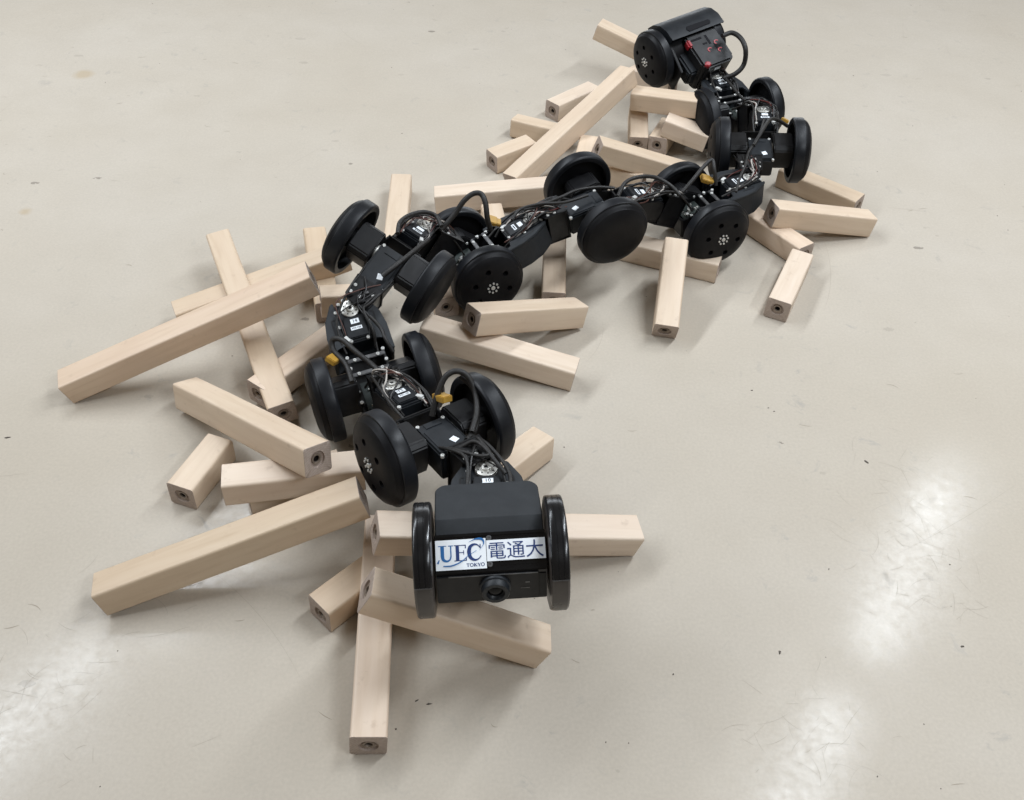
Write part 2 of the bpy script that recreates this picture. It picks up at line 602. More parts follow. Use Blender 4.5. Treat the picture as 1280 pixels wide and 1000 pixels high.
def insert_mesh():
    bm = bmesh.new()
    lathe(bm, [(0.0, 0.0044), (-0.0016, 0.0047), (-0.0018, 0.0070), (-0.0006, 0.0074), (0.001, 0.0074), (0.001, 0.0044), (0.0, 0.0044)], 'x', (0, 0, 0), 24)
    return mesh_of(bm, 'threaded_insert', 'insert', 40)


INSERT = insert_mesh()
BARS = {
 'B1': (-0.661, 1.0045, 0.0204, 0.3443, 0.3208, 0.0821, 0.3993, 'long wooden bar reaching farthest left, its right end propped high beside the numbered bracket'),
 'B2': (-0.5463, 1.1783, 0.0203, 0.475, 0.1479, 0.0245, 0.2923, 'wooden bar mostly hidden behind the long propped bar, running under the upper left wheel'),
 'B3': (-0.5157, 1.3507, 0.0539, -1.1213, -0.0599, 0.1064, 0.4331, 'long wooden bar crossing beneath the propped bar at left and pointing towards the front'),
 'B4': (-0.4797, 1.0009, 0.0233, -0.7055, 0.2874, -0.2528, 0.3311, 'tilted wooden bar left of the front wheels, drilled end resting on the bar below'),
 'B6': (-0.3732, 0.9971, 0.0293, 0.9744, -0.0022, 0.024, 0.17, 'wooden bar half hidden beneath the long crossing bar and pointing up towards the numbered bracket'),
 'B7': (-0.4313, 0.8055, 0.0205, 1.2661, -0.0009, 0.0218, 0.0982, 'short wooden bar at left whose drilled end pokes out under the tilted bar'),
 'B8': (-0.3659, 0.7949, 0.0601, 0.2133, -0.003, 0.0446, 0.1799, 'wooden bar carrying the tilted bar, just behind the lowest long bar at left'),
 'B8b': (-0.3449, 0.8096, 0.022, 0.4653, 0.0001, 0.1068, 0.13, 'wooden bar of which only a sliver shows between two bars left of the front wheel'),
 'B9': (-0.4833, 0.648, 0.0209, 0.307, 0.262, -0.0922, 0.3352, 'long wooden bar at lower left, right end raised beside the front wheel'),
 'B10': (-0.1356, 0.4738, 0.0218, 1.6574, 0.0241, 0.0836, 0.2946, 'nearest wooden bar, lying straight towards the bottom edge with its drilled end to the camera'),
 'B11': (-0.1532, 0.6915, 0.1079, 0.2525, -0.255, 0.0917, 0.344, 'wooden bar passing behind the robot head and sticking out to the right of it'),
 'B12': (-0.15, 0.6039, 0.1196, 0.0111, -0.4682, -0.035, 0.2244, 'slanted wooden bar under the front of the head, sloping down to the lower right'),
 'B13': (-0.217, 0.6349, 0.0209, 0.8359, -0.0041, 0.038, 0.1, 'short wooden bar stub left of the nearest bar with a grubby drilled end'),
 'B14': (-0.0528, 0.8108, 0.0364, 0.8906, -0.0963, -0.0571, 0.16, 'wooden bar poking out right of the second wheel pair just above the robot head'),
 'B15': (-0.0665, 1.1164, 0.0931, 0.6151, -0.3308, -0.1219, 0.2218, 'wooden bar in the middle, drilled end on its left, leaning on another bar'),
 'B16': (-0.1431, 1.1362, 0.054, -0.2167, -0.1367, 0.0208, 0.248, 'wooden bar beneath the middle leaning bar, sloping down to the right onto the floor'),
 'B18': (0.122, 1.4651, 0.0204, -0.3347, -0.0018, -0.0065, 0.25, 'wooden bar under the smooth round wheel with a short bar lying across it'),
 'B19': (0.2464, 1.2, 0.0192, 1.4318, 0.3811, 0.0385, 0.1719, 'wooden bar leaning across another, pointing straight to the camera right of the smooth round wheel'),
 'B20': (0.4418, 1.2694, 0.0207, 1.1452, 0.0, 0.0346, 0.1639, 'short wooden bar standing apart at right with its drilled end to the camera'),
 'B21': (0.4334, 1.5595, 0.0205, -0.9408, -0.0016, -0.0175, 0.15, 'wooden bar at right under the drilled end of another, just behind the front right bar'),
 'B22': (0.4626, 1.5065, 0.0627, 0.2308, -0.199, -0.0429, 0.2137, 'wooden bar reaching farthest right, its drilled left end raised on another bar'),
 'B23': (0.5298, 1.7217, 0.0211, -0.6908, -0.004, 0.0385, 0.17, 'wooden bar coming out from under the right hand wheel and ending at upper right'),
 'B24': (-0.2347, 1.6234, 0.0203, -1.5082, 0.0, -0.0152, 0.235, 'wooden bar standing out alone above the robot middle, pointing straight away from the camera'),
 'B25': (-0.1638, 1.5663, 0.0203, 0.1017, 0.0905, 0.0227, 0.24, 'wooden bar lying level behind the arched cable and running under the open backed wheel'),
 'B27': (0.063, 1.2651, 0.0203, 1.5588, 0.0622, 0.0022, 0.16, 'short wooden bar under the robot middle, left of the smooth round wheel'),
 'B28': (-0.0186, 1.6385, 0.0217, 0.8564, 0.3023, -0.1507, 0.3749, 'long wooden bar rising diagonally at the back towards the tail wheel'),
 'B29': (0.0608, 1.9568, 0.0206, 0.8259, -0.0005, 0.0303, 0.14, 'uppermost of three short bars left of the long diagonal bar, drilled end facing left'),
 'B30': (-0.0216, 1.8808, 0.0215, -0.3867, 0.0017, -0.087, 0.12, 'middle of three short bars left of the long diagonal bar, no drilled end showing'),
 'B31': (-0.0623, 1.7219, 0.0204, 0.6321, 0.0622, 0.0229, 0.0984, 'lowest of three short bars left of the long diagonal bar, drilled end facing left'),
 'B33': (0.1642, 2.2199, 0.1037, -0.3502, -0.2705, 0.0462, 0.19, 'farthest wooden bar, raised end showing left of the drilled tail wheel'),
 'B36': (0.2273, 1.8879, 0.0933, -0.3147, 0.0636, 0.0592, 0.14, 'wooden bar lying level just below the drilled tail wheel'),
 'B37': (0.2442, 1.8256, 0.0192, 1.5519, 0.3215, -0.0129, 0.09, 'short upright looking bar beneath the level bar under the tail wheel'),
 'B38': (0.2839, 1.8171, 0.0213, 1.1844, 0.0276, -0.0698, 0.09, 'short bar with a dark bore tucked under the small tilted block near the tail'),
 'B39': (0.2948, 1.8328, 0.0653, -0.3332, -0.1778, 0.0875, 0.0962, 'small tilted block of wooden bar leaning on the wheel near the tail'),
 'B40': (0.1446, 1.671, 0.0883, 0.174, -0.3348, 0.0283, 0.2098, 'wooden bar behind the robot, sloping down right from behind the open backed wheel'),
 'B34': (0.1361, 1.7665, 0.0453, -1.7185, 0.0138, -0.0208, 0.09, 'wooden bar end sticking up just above the open backed wheel'),
 'B43': (-0.316, 1.2025, 0.047, 0.2551, -0.0788, -0.113, 0.09, 'wooden bar stub wedged between the propped bar and the numbered bracket'),
 'B45': (-0.3686, 1.425, 0.0204, -1.2936, 0.0, -0.0205, 0.2252, 'wooden bar whose far end shows above the propped bar, next to the upper left wheel'),
 'B17': (-0.1134, 1.2348, 0.0205, 1.894, 0.0, 0.0, 0.09, 'wooden bar with a shaded drilled end tucked under the wheels behind the leaning bar'),
 'B26': (-0.0542, 1.5309, 0.0205, -1.395, 0.0, 0.0, 0.09, 'wooden bar of which a small corner shows behind the arched cable and yellow plug'),
 'B35': (0.2514, 2.1578, 0.0255, -0.674, 0.0, 0.0, 0.115, 'wooden bar in the gap directly under the drilled tail wheel'),
 'B41': (0.1716, 1.7053, 0.0205, -0.422, 0.0, 0.0, 0.08, 'wooden bar glimpsed behind the robot below the bar sloping right'),
}
for key, (x, y, z, ya, pi_, ro, Ln, lab) in BARS.items():
    rng = random.Random(key)
    Mw = Matrix.Translation((x, y, z)) @ Matrix.Rotation(ya, 4, 'Z') @ Matrix.Rotation(-pi_, 4, 'Y') @ Matrix.Rotation(ro, 4, 'X')
    offs = [(rng.uniform(-0.0016, 0.0016), rng.uniform(-0.0016, 0.0016)) for q in (0, 1)]
    o = part('wooden_bar', bar_mesh(Ln, rng, offs), Mw)
    o['label'] = lab
    o['category'] = 'wooden bar'
    o['group'] = 'wooden bars scattered under the robot'
    part('threaded_insert', INSERT, Mw @ Matrix.Translation((0.0030, *offs[0])), o)
    part('threaded_insert', INSERT, Mw @ Matrix.Translation((Ln - 0.0030, *offs[1])) @ Matrix.Rotation(math.pi, 4, 'Z'), o)

# ------------------------------------------------------------------ the snake robot
AX = {1: (-0.0149, 0.6221, 0.1655, 0.101, 0.0394), 2: (-0.0929, 0.8164, 0.1435, 0.6413, -0.054), 3: (-0.1958, 0.9836, 0.0706, 0.3973, 0.085),
      4: (-0.1927, 1.1636, 0.159, -0.3911, -0.3803), 5: (-0.0782, 1.3118, 0.0654, -1.1203, 0.0594), 6: (0.1259, 1.3848, 0.1337, -1.1476, -0.0725),
      7: (0.3195, 1.4754, 0.0766, -1.1622, 0.0025), 8: (0.4516, 1.6489, 0.1128, -0.0682, 0.0731), 9: (0.4431, 1.8611, 0.0827, 0.326, 0.0805),
      10: (0.3353, 2.0401, 0.1385, 0.5549, 0.1265)}
HN = {1: (-0.0246, 0.7385, 0.1537), 2: (-0.157, 0.9065, 0.1219), 3: (-0.2419, 1.0803, 0.1203), 4: (-0.1604, 1.278, 0.1322), 5: (0.0258, 1.353, 0.1084),
      6: (0.2258, 1.4422, 0.1136), 7: (0.4222, 1.5437, 0.0948), 8: (0.4763, 1.7662, 0.118), 9: (0.4135, 1.9737, 0.0904)}
WR, WT = 0.0611, 0.0590          # wheel radius, distance of its inner plane from the middle
HR, HT = 0.0624, 0.0605          # the same at the head


def avec(i):
    x, y, z, ya, el = AX[i]
    return Vector((math.cos(ya) * math.cos(el), math.sin(ya) * math.cos(el), math.sin(el)))


def pos(i):
    return Vector(AX[i][:3])


def F_back(i):       # frame at axle i looking to the next joint (y = towards the tail)
    return frame(pos(i), avec(i), Vector(HN[i]) - pos(i))


def F_front(i):      # frame at axle i from the previous joint (y = towards the tail)
    return frame(pos(i), avec(i), pos(i) - Vector(HN[i - 1]))


def F_horn(i):       # frame at yaw joint i, aligned with its motor
    return frame(Vector(HN[i]), avec(i), Vector(HN[i]) - pos(i))


def F_fork(i):       # frame at yaw joint i, aligned with the part behind it
    return frame(Vector(HN[i]), avec(i + 1), pos(i + 1) - Vector(HN[i]))


root = bpy.data.objects.new('snake_robot', None)
COL.objects.link(root)
RM = Matrix.Translation((0.12, 1.33, 0.0))
root.matrix_basis = RM
WM[root.name] = RM
root['label'] = 'long black wheeled snake robot draped in an S curve over the wooden bars'
root['category'] = 'snake robot'


def wheel_mesh():
    bm = bmesh.new()
    lathe(bm, [(0.0165, 0.0502), (0.0, 0.0510), (-0.0006, 0.0530), (-0.0006, 0.0585), (0.0012, 0.0606), (0.0030, WR), (0.0172, WR), (0.0184, 0.0607), (0.0187, 0.0600), (0.0187, 0.0580)], 'x', n=72)
    return mesh_of(bm, 'wheel', 'rubber', 35)


def disc_mesh(holes):
    bm = bmesh.new()
    lathe(bm, [(0.0176, 0.0583), (0.0200, 0.0580), (0.0235, 0.0562), (0.0262, 0.0535), (0.0268, 0.0533), (0.0300, 0.0482), (0.0325, 0.0410), (0.0338, 0.0330), (0.0342, 0.0200), (0.0343, 0.0),
               ], 'x', n=72)
    lathe(bm, [(0.0135, 0.0), (0.0135, 0.0500), (0.0165, 0.0510), (0.0176, 0.0583)], 'x', n=72)
    bmesh.ops.remove_doubles(bm, verts=bm.verts[:], dist=1e-6)
    me = mesh_of(bm, 'wheel_disc', ['disc'], 30)
    if holes:
        b2 = bmesh.new()
        for k in range(6):
            a = math.radians(60 * k + 20)
            cyl(b2, 0.0048, 0.024, 0.05, 'x', (0, 0.031 * math.cos(a), 0.031 * math.sin(a)), 18)
        cut = bpy.data.objects.new('cut', mesh_of(b2, 'cut', 'black'))
        src = bpy.data.objects.new('src', me)
        COL.objects.link(cut)
        COL.objects.link(src)
        md = src.modifiers.new('b', 'BOOLEAN')
        md.operation = 'DIFFERENCE'
        md.solver = 'EXACT'
        md.object = cut
        dg = bpy.context.evaluated_depsgraph_get()
        me2 = bpy.data.meshes.new_from_object(src.evaluated_get(dg), preserve_all_data_layers=True, depsgraph=dg)
        bpy.data.objects.remove(cut)
        bpy.data.objects.remove(src)
        me2.set_sharp_from_angle(angle=math.radians(30))
        return me2
    return me


def hub_mesh():
    bm = bmesh.new()
    for k in range(8):
        a = 2 * math.pi * k / 8
        cyl(bm, 0.0017, 0.034, 0.0357, 'x', (0, 0.0085 * math.cos(a), 0.0085 * math.sin(a)), 10)
    lathe(bm, [(0.034, 0.0036), (0.0356, 0.0034), (0.0356, 0.0014), (0.0345, 0.0012), (0.0345, 0)], 'x', n=14)
    return mesh_of(bm, 'hub_screws', 'screw', 40)


def housing_mesh():
    """gear housing between the body and the wheel"""
    bm = bmesh.new()
    prism(bm, [(-0.022, -0.026), (0.022, -0.026), (0.028, -0.010), (0.028, 0.018), (0.021, 0.025), (-0.021, 0.025), (-0.028, 0.018), (-0.028, -0.010)], -0.034, 0.002, 'yz', bev=0.002)
    cyl(bm, 0.017, -0.002, 0.0140, 'x', n=28)
    return mesh_of(bm, 'gear_housing', 'black', 35)


WHEEL, DISC_H, DISC, HUB, HOUSE = wheel_mesh(), disc_mesh(True), disc_mesh(False), hub_mesh(), housing_mesh()
bm = bmesh.new()
for k in range(4):
    a = math.pi / 4 + k * math.pi / 2
    cyl(bm, 0.0024, 0.0, 0.0012, 'x', (0.0, 0.0, 0.0), 10)
bm.free()
with_hub = {(2, -1), (5, 1), (7, 1), (10, -1)}
smooth_disc = {(6, 1), (9, -1), (3, -1), (4, 1)}
spin = random.Random(3)
for i in range(2, 11):
    Fw = F_front(i)
    for s in (-1, 1):
        flip = Matrix.Rotation(math.pi, 4, 'Z') if s < 0 else Matrix()
        rr = Matrix.Rotation(spin.uniform(0, 6.28), 4, 'X')
        Mw = Fw @ flip @ Matrix.Translation((WT, 0, 0)) @ rr
        w = part('wheel', WHEEL, Mw, root)
        part('wheel_disc', DISC if (i, s) in smooth_disc else DISC_H, Mw, w)
        if (i, s) in with_hub:
            part('hub_screws', HUB, Mw, w)
        part('gear_housing', HOUSE, Fw @ flip @ Matrix.Translation((WT, 0, 0)), root)


# ---- motors
def pitch_motor_mesh():
    bm = bmesh.new()
    bx(bm, -0.0225, 0.0225, -0.054, 0.0135, -0.020, 0.0175, 0.0022)
    bx(bm, -0.0195, 0.0195, -0.0515, -0.004, 0.016, 0.0200, 0.0014)
    bx(bm, -0.0212, -0.0199, -0.047, 0.008, 0.0168, 0.0195, 0.0004)
    bx(bm, 0.0199, 0.0212, -0.047, 0.008, 0.0168, 0.0195, 0.0004)
    bx(bm, -0.012, 0.012, 0.000, 0.0115, 0.016, 0.0186, 0.001)
    return mesh_of(bm, 'pitch_motor', 'motor', 35)


def side_horn_mesh():
    bm = bmesh.new()
    lathe(bm, [(0.0215, 0.0), (0.0215, 0.0138), (0.0252, 0.0138), (0.0256, 0.0132), (0.0256, 0.0055), (0.0262, 0.0052), (0.0262, 0.0)], 'x', n=28)
    for k in range(6):
        a = k * math.pi / 3
        cyl(bm, 0.0012, 0.0250, 0.0260, 'x', (0, 0.0088 * math.cos(a), 0.0088 * math.sin(a)), 8)
    return mesh_of(bm, 'horn', 'silver', 35)


def arm_mesh(y1, h=0.013):
    """U bracket from the side horns back to a cross plate at y1"""
    bm = bmesh.new()
    for s in (-1, 1):
        x0, x1 = (0.0265, 0.0295) if s > 0 else (-0.0295, -0.0265)
        poly = [(-h * 0.7, -h * 0.7), (0.0, -h), (y1, -h), (y1, h), (0.0, h), (-h * 0.7, h * 0.7), (-h, 0)]
        prism(bm, poly, x0, x1, 'yz', bev=0.0006)
    bx(bm, -0.0295, 0.0295, y1 - 0.003, y1 + 0.0005, -h - 0.0006, h + 0.0006, 0.0005)
    return mesh_of(bm, 'arm_bracket', 'alu', 35)


def yaw_motor_mesh():
    bm = bmesh.new()
    bx(bm, -0.0201, 0.0201, -0.052, 0.0135, -0.024, 0.0180, 0.0020)
    bx(bm, -0.0160, 0.0160, -0.0470, -0.0125, 0.017, 0.0222, 0.0014)
    bx(bm, -0.0185, -0.0170, -0.040, -0.016, 0.017, 0.0190, 0.0004)
    bx(bm, 0.0170, 0.0185, -0.040, -0.016, 0.017, 0.0190, 0.0004)
    return mesh_of(bm, 'yaw_motor', 'lid', 35)


def top_horn_mesh():
    bm = bmesh.new()
    lathe(bm, [(0.0178, 0.0), (0.0178, 0.0132), (0.0222, 0.0132), (0.0226, 0.0126), (0.0226, 0.0058), (0.0250, 0.0056), (0.0254, 0.0050), (0.0254, 0.0030), (0.0240, 0.0026), (0.0240, 0)], 'z', n=32)
    return mesh_of(bm, 'horn', 'silver', 35)


def horn_holes_mesh():
    bm = bmesh.new()
    for k in range(8):
        a = k * math.pi / 4 + 0.2
        cyl(bm, 0.0011, 0.0220, 0.02275, 'z', (0.0094 * math.cos(a), 0.0094 * math.sin(a), 0), 8)
    cyl(bm, 0.0024, 0.0235, 0.0245, 'z', n=6)
    return mesh_of(bm, 'horn_holes', 'ink')


def screw_mesh(spots):
    bm = bmesh.new()
    for x, y, z in spots:
        lathe(bm, [(z - 0.003, 0.0), (z - 0.003, 0.0027), (z + 0.0006, 0.0027), (z + 0.0012, 0.0021), (z + 0.0012, 0.0010), (z + 0.0002, 0.0009), (z + 0.0004, 0)], 'z', (x, y, 0), 10)
    return mesh_of(bm, 'screws', 'screw', 40)


def sticker_mesh(name, w, h, mk='white', t=0.0003):
    bm = bmesh.new()
    bx(bm, -w / 2, w / 2, -h / 2, h / 2, 0, t, 0.0)
    return mesh_of(bm, name, mk)


def text_mesh(txt, size, mk, name='lettering'):
    cu = bpy.data.curves.new('t', 'FONT')
    cu.body = txt
    cu.size = size
    cu.align_x = 'CENTER'
    cu.align_y = 'CENTER'
    cu.extrude = 0.00012
    cu.resolution_u = 3
    o = bpy.data.objects.new('t', cu)
    COL.objects.link(o)
    dg = bpy.context.evaluated_depsgraph_get()
    me = bpy.data.meshes.new_from_object(o.evaluated_get(dg), depsgraph=dg)
    bpy.data.objects.remove(o)
    me.name = name
    me.materials.clear()
    me.materials.append(M[mk])
    return me


PM, SH, YM, TH, HH = pitch_motor_mesh(), side_horn_mesh(), yaw_motor_mesh(), top_horn_mesh(), horn_holes_mesh()
STK_A = sticker_mesh('label', 0.0125, 0.0075)
STK_B = sticker_mesh('label', 0.0165, 0.0052)
STK_C = sticker_mesh('label', 0.0085, 0.0095)
ODDSCR = screw_mesh([(-0.0225, -0.024, 0.019), (0.0225, -0.024, 0.019), (-0.0125, -0.0495, 0.0186), (0.0125, -0.0495, 0.0186), (-0.0215, 0.0, 0.019), (-0.014, 0.0120, 0.019), (0.014, 0.0120, 0.019), (-0.006, 0.0165, 0.019)])
EVENSCR = screw_mesh([(-0.0172, -0.0490, 0.0186), (0.0172, -0.0490, 0.0186), (-0.0172, -0.0095, 0.0186), (0.0172, -0.0095, 0.0186)])
PSCR = screw_mesh([(-0.0205, -0.0515, 0.0176), (0.0205, -0.0515, 0.0176), (-0.0182, 0.0105, 0.0176), (0.0182, 0.0105, 0.0176)])


def odd_bracket_mesh():
    """wide printed shell round the yaw motor, tapering to the joint"""
    bm = bmesh.new()
    for s in (-1, 1):
        outl = [(0.0208, 0.0165), (0.026, 0.0150), (0.0405, -0.012), (0.0445, -0.036), (0.0445, -0.076), (0.0380, -0.076), (0.0360, -0.056), (0.0208, -0.054)]
        poly = [(s * x, y) for x, y in outl]
        prism(bm, poly, 0.0145, 0.0188, 'xy', bev=0.0012)
        wall = [(0.0215, 0.0150), (0.0255, 0.0140), (0.0400, -0.012), (0.0440, -0.036), (0.0440, -0.075), (0.0395, -0.075), (0.0395, -0.036), (0.0360, -0.014), (0.0215, 0.0105)]
        prism(bm, [(s * x, y) for x, y in wall], -0.026, 0.0150, 'xy', bev=0.001)
    prism(bm, [(-0.024, 0.0140), (0.024, 0.0140), (0.040, -0.012), (0.044, -0.036), (0.044, -0.075), (-0.044, -0.075), (-0.044, -0.036), (-0.040, -0.012)], -0.029, -0.0262, 'xy', bev=0.0008)
    return mesh_of(bm, 'joint_bracket', 'bracket', 35)


def bracket_slots_mesh():
    bm = bmesh.new()
    for s in (-1, 1):
        bx(bm, s * 0.031 - 0.0011, s * 0.031 + 0.0011, -0.034, -0.012, 0.0180, 0.01905)
        bx(bm, s * 0.031 - (0.005 if s > 0 else 0.0), s * 0.031 + (0.0 if s > 0 else 0.005), -0.0122, -0.0100, 0.0180, 0.01905)
    return mesh_of(bm, 'bracket_slots', 'black')


def even_bracket_mesh():
    bm = bmesh.new()
    for s in (-1, 1):
        x0, x1 = (0.0206, 0.0236) if s > 0 else (-0.0236, -0.0206)
        prism(bm, [(-0.070, -0.022), (0.012, -0.024), (0.016, -0.012), (0.014, 0.012), (0.004, 0.0160), (-0.060, 0.0135), (-0.070, 0.010)], x0, x1, 'yz', bev=0.0006)
    bx(bm, -0.0236, 0.0236, -0.072, -0.0695, -0.0225, 0.0125, 0.0005)
    bx(bm, -0.0236, 0.0236, -0.070, 0.012, -0.0270, -0.0245, 0.0005)
    return mesh_of(bm, 'joint_bracket', 'alu', 35)


OB, OS, EB = odd_bracket_mesh(), bracket_slots_mesh(), even_bracket_mesh()
NUMS = {1: '10', 2: '12', 3: '14'}
for i in range(1, 10):
    Fh = F_horn(i)
    odd = i % 2 == 1
    ym = part('yaw_motor', YM, Fh, root)
    h = part('horn', TH, Fh, ym)
    part('horn_holes', HH, Fh, ym)
    part('screws', ODDSCR if odd else EVENSCR, Fh, ym)
    rot = Matrix.Rotation(math.pi, 4, 'Z')
    La = part('label', STK_A, Fh @ Matrix.Translation((0.001, -0.0215, 0.02225)), ym)
    Lb = part('label', STK_B, Fh @ Matrix.Translation((0.0005, -0.0325, 0.02225)), ym)
    if i in NUMS:
        part('lettering', text_mesh(NUMS[i], 0.0075, 'ink'), Fh @ Matrix.Translation((0.001, -0.0215, 0.0227)), ym)
        part('lettering', text_mesh('MX-106', 0.0040, 'ink'), Fh @ Matrix.Translation((0.0005, -0.0325, 0.0227)), ym)
    else:
        bmx = bmesh.new()
        bx(bmx, -0.0055, 0.0055, -0.0008, 0.0008, 0, 0.0003)
        part('lettering', mesh_of(bmx, 'lettering', 'ink'), Fh @ Matrix.Translation((0.0005, -0.0325, 0.0226)), ym)
    bmx = bmesh.new()
    bx(bmx, -0.0032, 0.0032, -0.005, 0.005, 0, 0.0045, 0.0005)
    part('plug', mesh_of(bmx, 'plug', 'grey'), Fh @ Matrix.Translation((-0.0175 if odd else 0.0150, -0.046, 0.0178)) @ Matrix.Rotation(0.5, 4, 'Z'), ym)
    jb = part('joint_bracket', OB if odd else EB, Fh, root)
    if odd:
        part('bracket_slots', OS, Fh, jb)


# ---- fork from each yaw joint to the part behind it
def fork_mesh(y1):
    bm = bmesh.new()
    for z0, z1 in ((0.0256, 0.0280), (-0.0318, -0.0294)):
        poly = [(-0.0105, -0.006), (0.0105, -0.006), (0.0135, 0.002), (0.021, 0.016), (0.023, y1), (-0.023, y1), (-0.021, 0.016), (-0.0135, 0.002)]
        if z0 > 0:
            poly = [(0.0128, 0.009), (0.021, 0.016), (0.023, y1), (-0.023, y1), (-0.021, 0.016), (-0.0128, 0.009)]
        prism(bm, poly, z0, z1, 'xy', bev=0.0005)
    bx(bm, -0.023, 0.023, y1 - 0.0028, y1 + 0.0004, -0.0322, 0.0284, 0.0005)
    for s in (-1, 1):
        bx(bm, s * 0.0195 - 0.0012, s * 0.0195 + 0.0012, min(0.020, y1 - 0.006), y1 - 0.0026, -0.0296, 0.0258, 0.0003)
    return mesh_of(bm, 'fork_bracket', 'alu', 35)


def frame_mesh():
    """open frame carrying the wheels of the axles without a motor"""
    bm = bmesh.new()
    for s in (-1, 1):
        x0, x1 = (0.0245, 0.0280) if s > 0 else (-0.0280, -0.0245)
        bx(bm, x0, x1, -0.044, 0.050, -0.024, 0.016, 0.0010)
        bx(bm, x0 - 0.003, x1 + 0.003, -0.030, -0.006, 0.0155, 0.0190, 0.0010)
    bx(bm, -0.0245, 0.0245, -0.044, 0.050, -0.0245, -0.0220, 0.0005)
    bx(bm, -0.0245, 0.0245, -0.0445, -0.0400, -0.022, 0.012, 0.0008)
    return mesh_of(bm, 'axle_frame', 'black', 35)


def bars_mesh():
    bm = bmesh.new()
    for y in (0.018, 0.040):
        bx(bm, -0.0275, 0.0275, y - 0.0030, y + 0.0030, 0.0135, 0.0168, 0.0008)
    return mesh_of(bm, 'cross_bar', 'steel', 35)


def board_mesh():
    bm = bmesh.new()
    rr = random.Random(11)
    bx(bm, -0.020, 0.020, -0.036, 0.006, 0.008, 0.0098)
    for k in range(16):
        x, y = rr.uniform(-0.016, 0.016), rr.uniform(-0.032, 0.002)
        w = rr.uniform(0.001, 0.004)
        bx(bm, x - w, x + w, y - w * .7, y + w * .7, 0.0098, 0.0098 + rr.uniform(0.001, 0.006), mi=rr.choice((1, 1, 2, 2, 3)))
    for k in range(7):
        bx(bm, -0.014 + k * 0.004, -0.0133 + k * 0.004, -0.0335, -0.0328, 0.0098, 0.020, mi=1)
    return mesh_of(bm, 'circuit_board', ['pcb', 'silver', 'black', 'grey'])


FRM, BRS, BRD = frame_mesh(), bars_mesh(), board_mesh()
for i in range(1, 10):
    Ff = F_fork(i)
    d = (pos(i + 1) - Vector(HN[i])).length
    gap = 0.0535 if (i + 1) % 2 == 0 else 0.046
    part('fork_bracket', fork_mesh(max(0.018, d - gap)), Ff, root)
for i in (2, 4, 6, 8, 10):
    Ff = F_front(i)
    pm = part('pitch_motor', PM, Ff, root)
    part('horn', SH, Ff, pm)
    part('horn', SH, Ff @ Matrix.Rotation(math.pi, 4, 'Z'), pm)
    part('screws', PSCR, Ff, pm)
    part('label', STK_C, Ff @ Matrix.Translation((0.006, -0.036, 0.0201)) @ Matrix.Rotation(0.35, 4, 'Z'), pm)
    if i < 10:
        Fb = F_back(i)
        part('arm_bracket', arm_mesh(0.046), Fb, root)
for i in (3, 5, 7, 9):
    Fb = F_back(i)
    fr = part('axle_frame', FRM, Fb, root)
    part('cross_bar', BRS, Fb, fr)
    part('circuit_board', BRD, Fb, fr)

FSCR = screw_mesh([(sx * 0.0263, y, 0.0192) for sx in (-1, 1) for y in (-0.026, -0.010)] + [(sx * 0.0263, y, 0.0165) for sx in (-1, 1) for y in (0.008, 0.029, 0.046)] + [(sx * 0.017, y, 0.0169) for sx in (-1, 1) for y in (0.018, 0.040)])
KSCR = screw_mesh([(sx * 0.0155, y, 0.0281) for sx in (-1, 1) for y in (0.022, 0.034)] + [(0, 0.022, 0.0281)])
for i in (3, 5, 7, 9):
    part('screws', FSCR, F_back(i), root)
for i in range(1, 10):
    part('screws', KSCR, F_fork(i), root)

# ---- head
FH = F_back(1)
bm = bmesh.new()
rows = [(0.0, 0.0575, 0.0345), (0.0125, 0.0575, 0.0452), (0.0140, 0.0575, 0.0460), (0.062, 0.0572, 0.0400)]
for k in range(1, 8):
    a = math.pi / 2 * k / 7
    rows.append((0.062 + 0.012 * math.sin(a), 0.0452 + 0.012 * math.cos(a), 0.0400 - 0.0010 * math.sin(a)))
grid = []
for y, hw, zt in rows:
    grid.append([bm.verts.new((x, y, z)) for x, z in ((-hw, 0.020), (-hw, zt - 0.0012), (-hw + 0.0012, zt), (hw - 0.0012, zt), (hw, zt - 0.0012), (hw, 0.020))])
for A, B in zip(grid, grid[1:]):
    for k in range(6):
        bm.faces.new([A[k], A[(k + 1) % 6], B[(k + 1) % 6], B[k]])
bm.faces.new(grid[0])
bm.faces.new(grid[-1])
part('head_cover', mesh_of(bm, 'head_cover', 'bracket', 30), FH, root)

bm = bmesh.new()
prism(bm, [(-0.003, 0.0400), (-0.0362, 0.0158), (-0.0362, -0.0290), (-0.010, -0.044), (0.030, -0.044), (0.060, -0.020), (0.060, 0.019), (0.0, 0.0192), (0.0, 0.0375)], -0.0585, 0.0585, 'yz', bev=0.0008)
hb = part('head_body', mesh_of(bm, 'head_body', 'band', 30), FH, root)
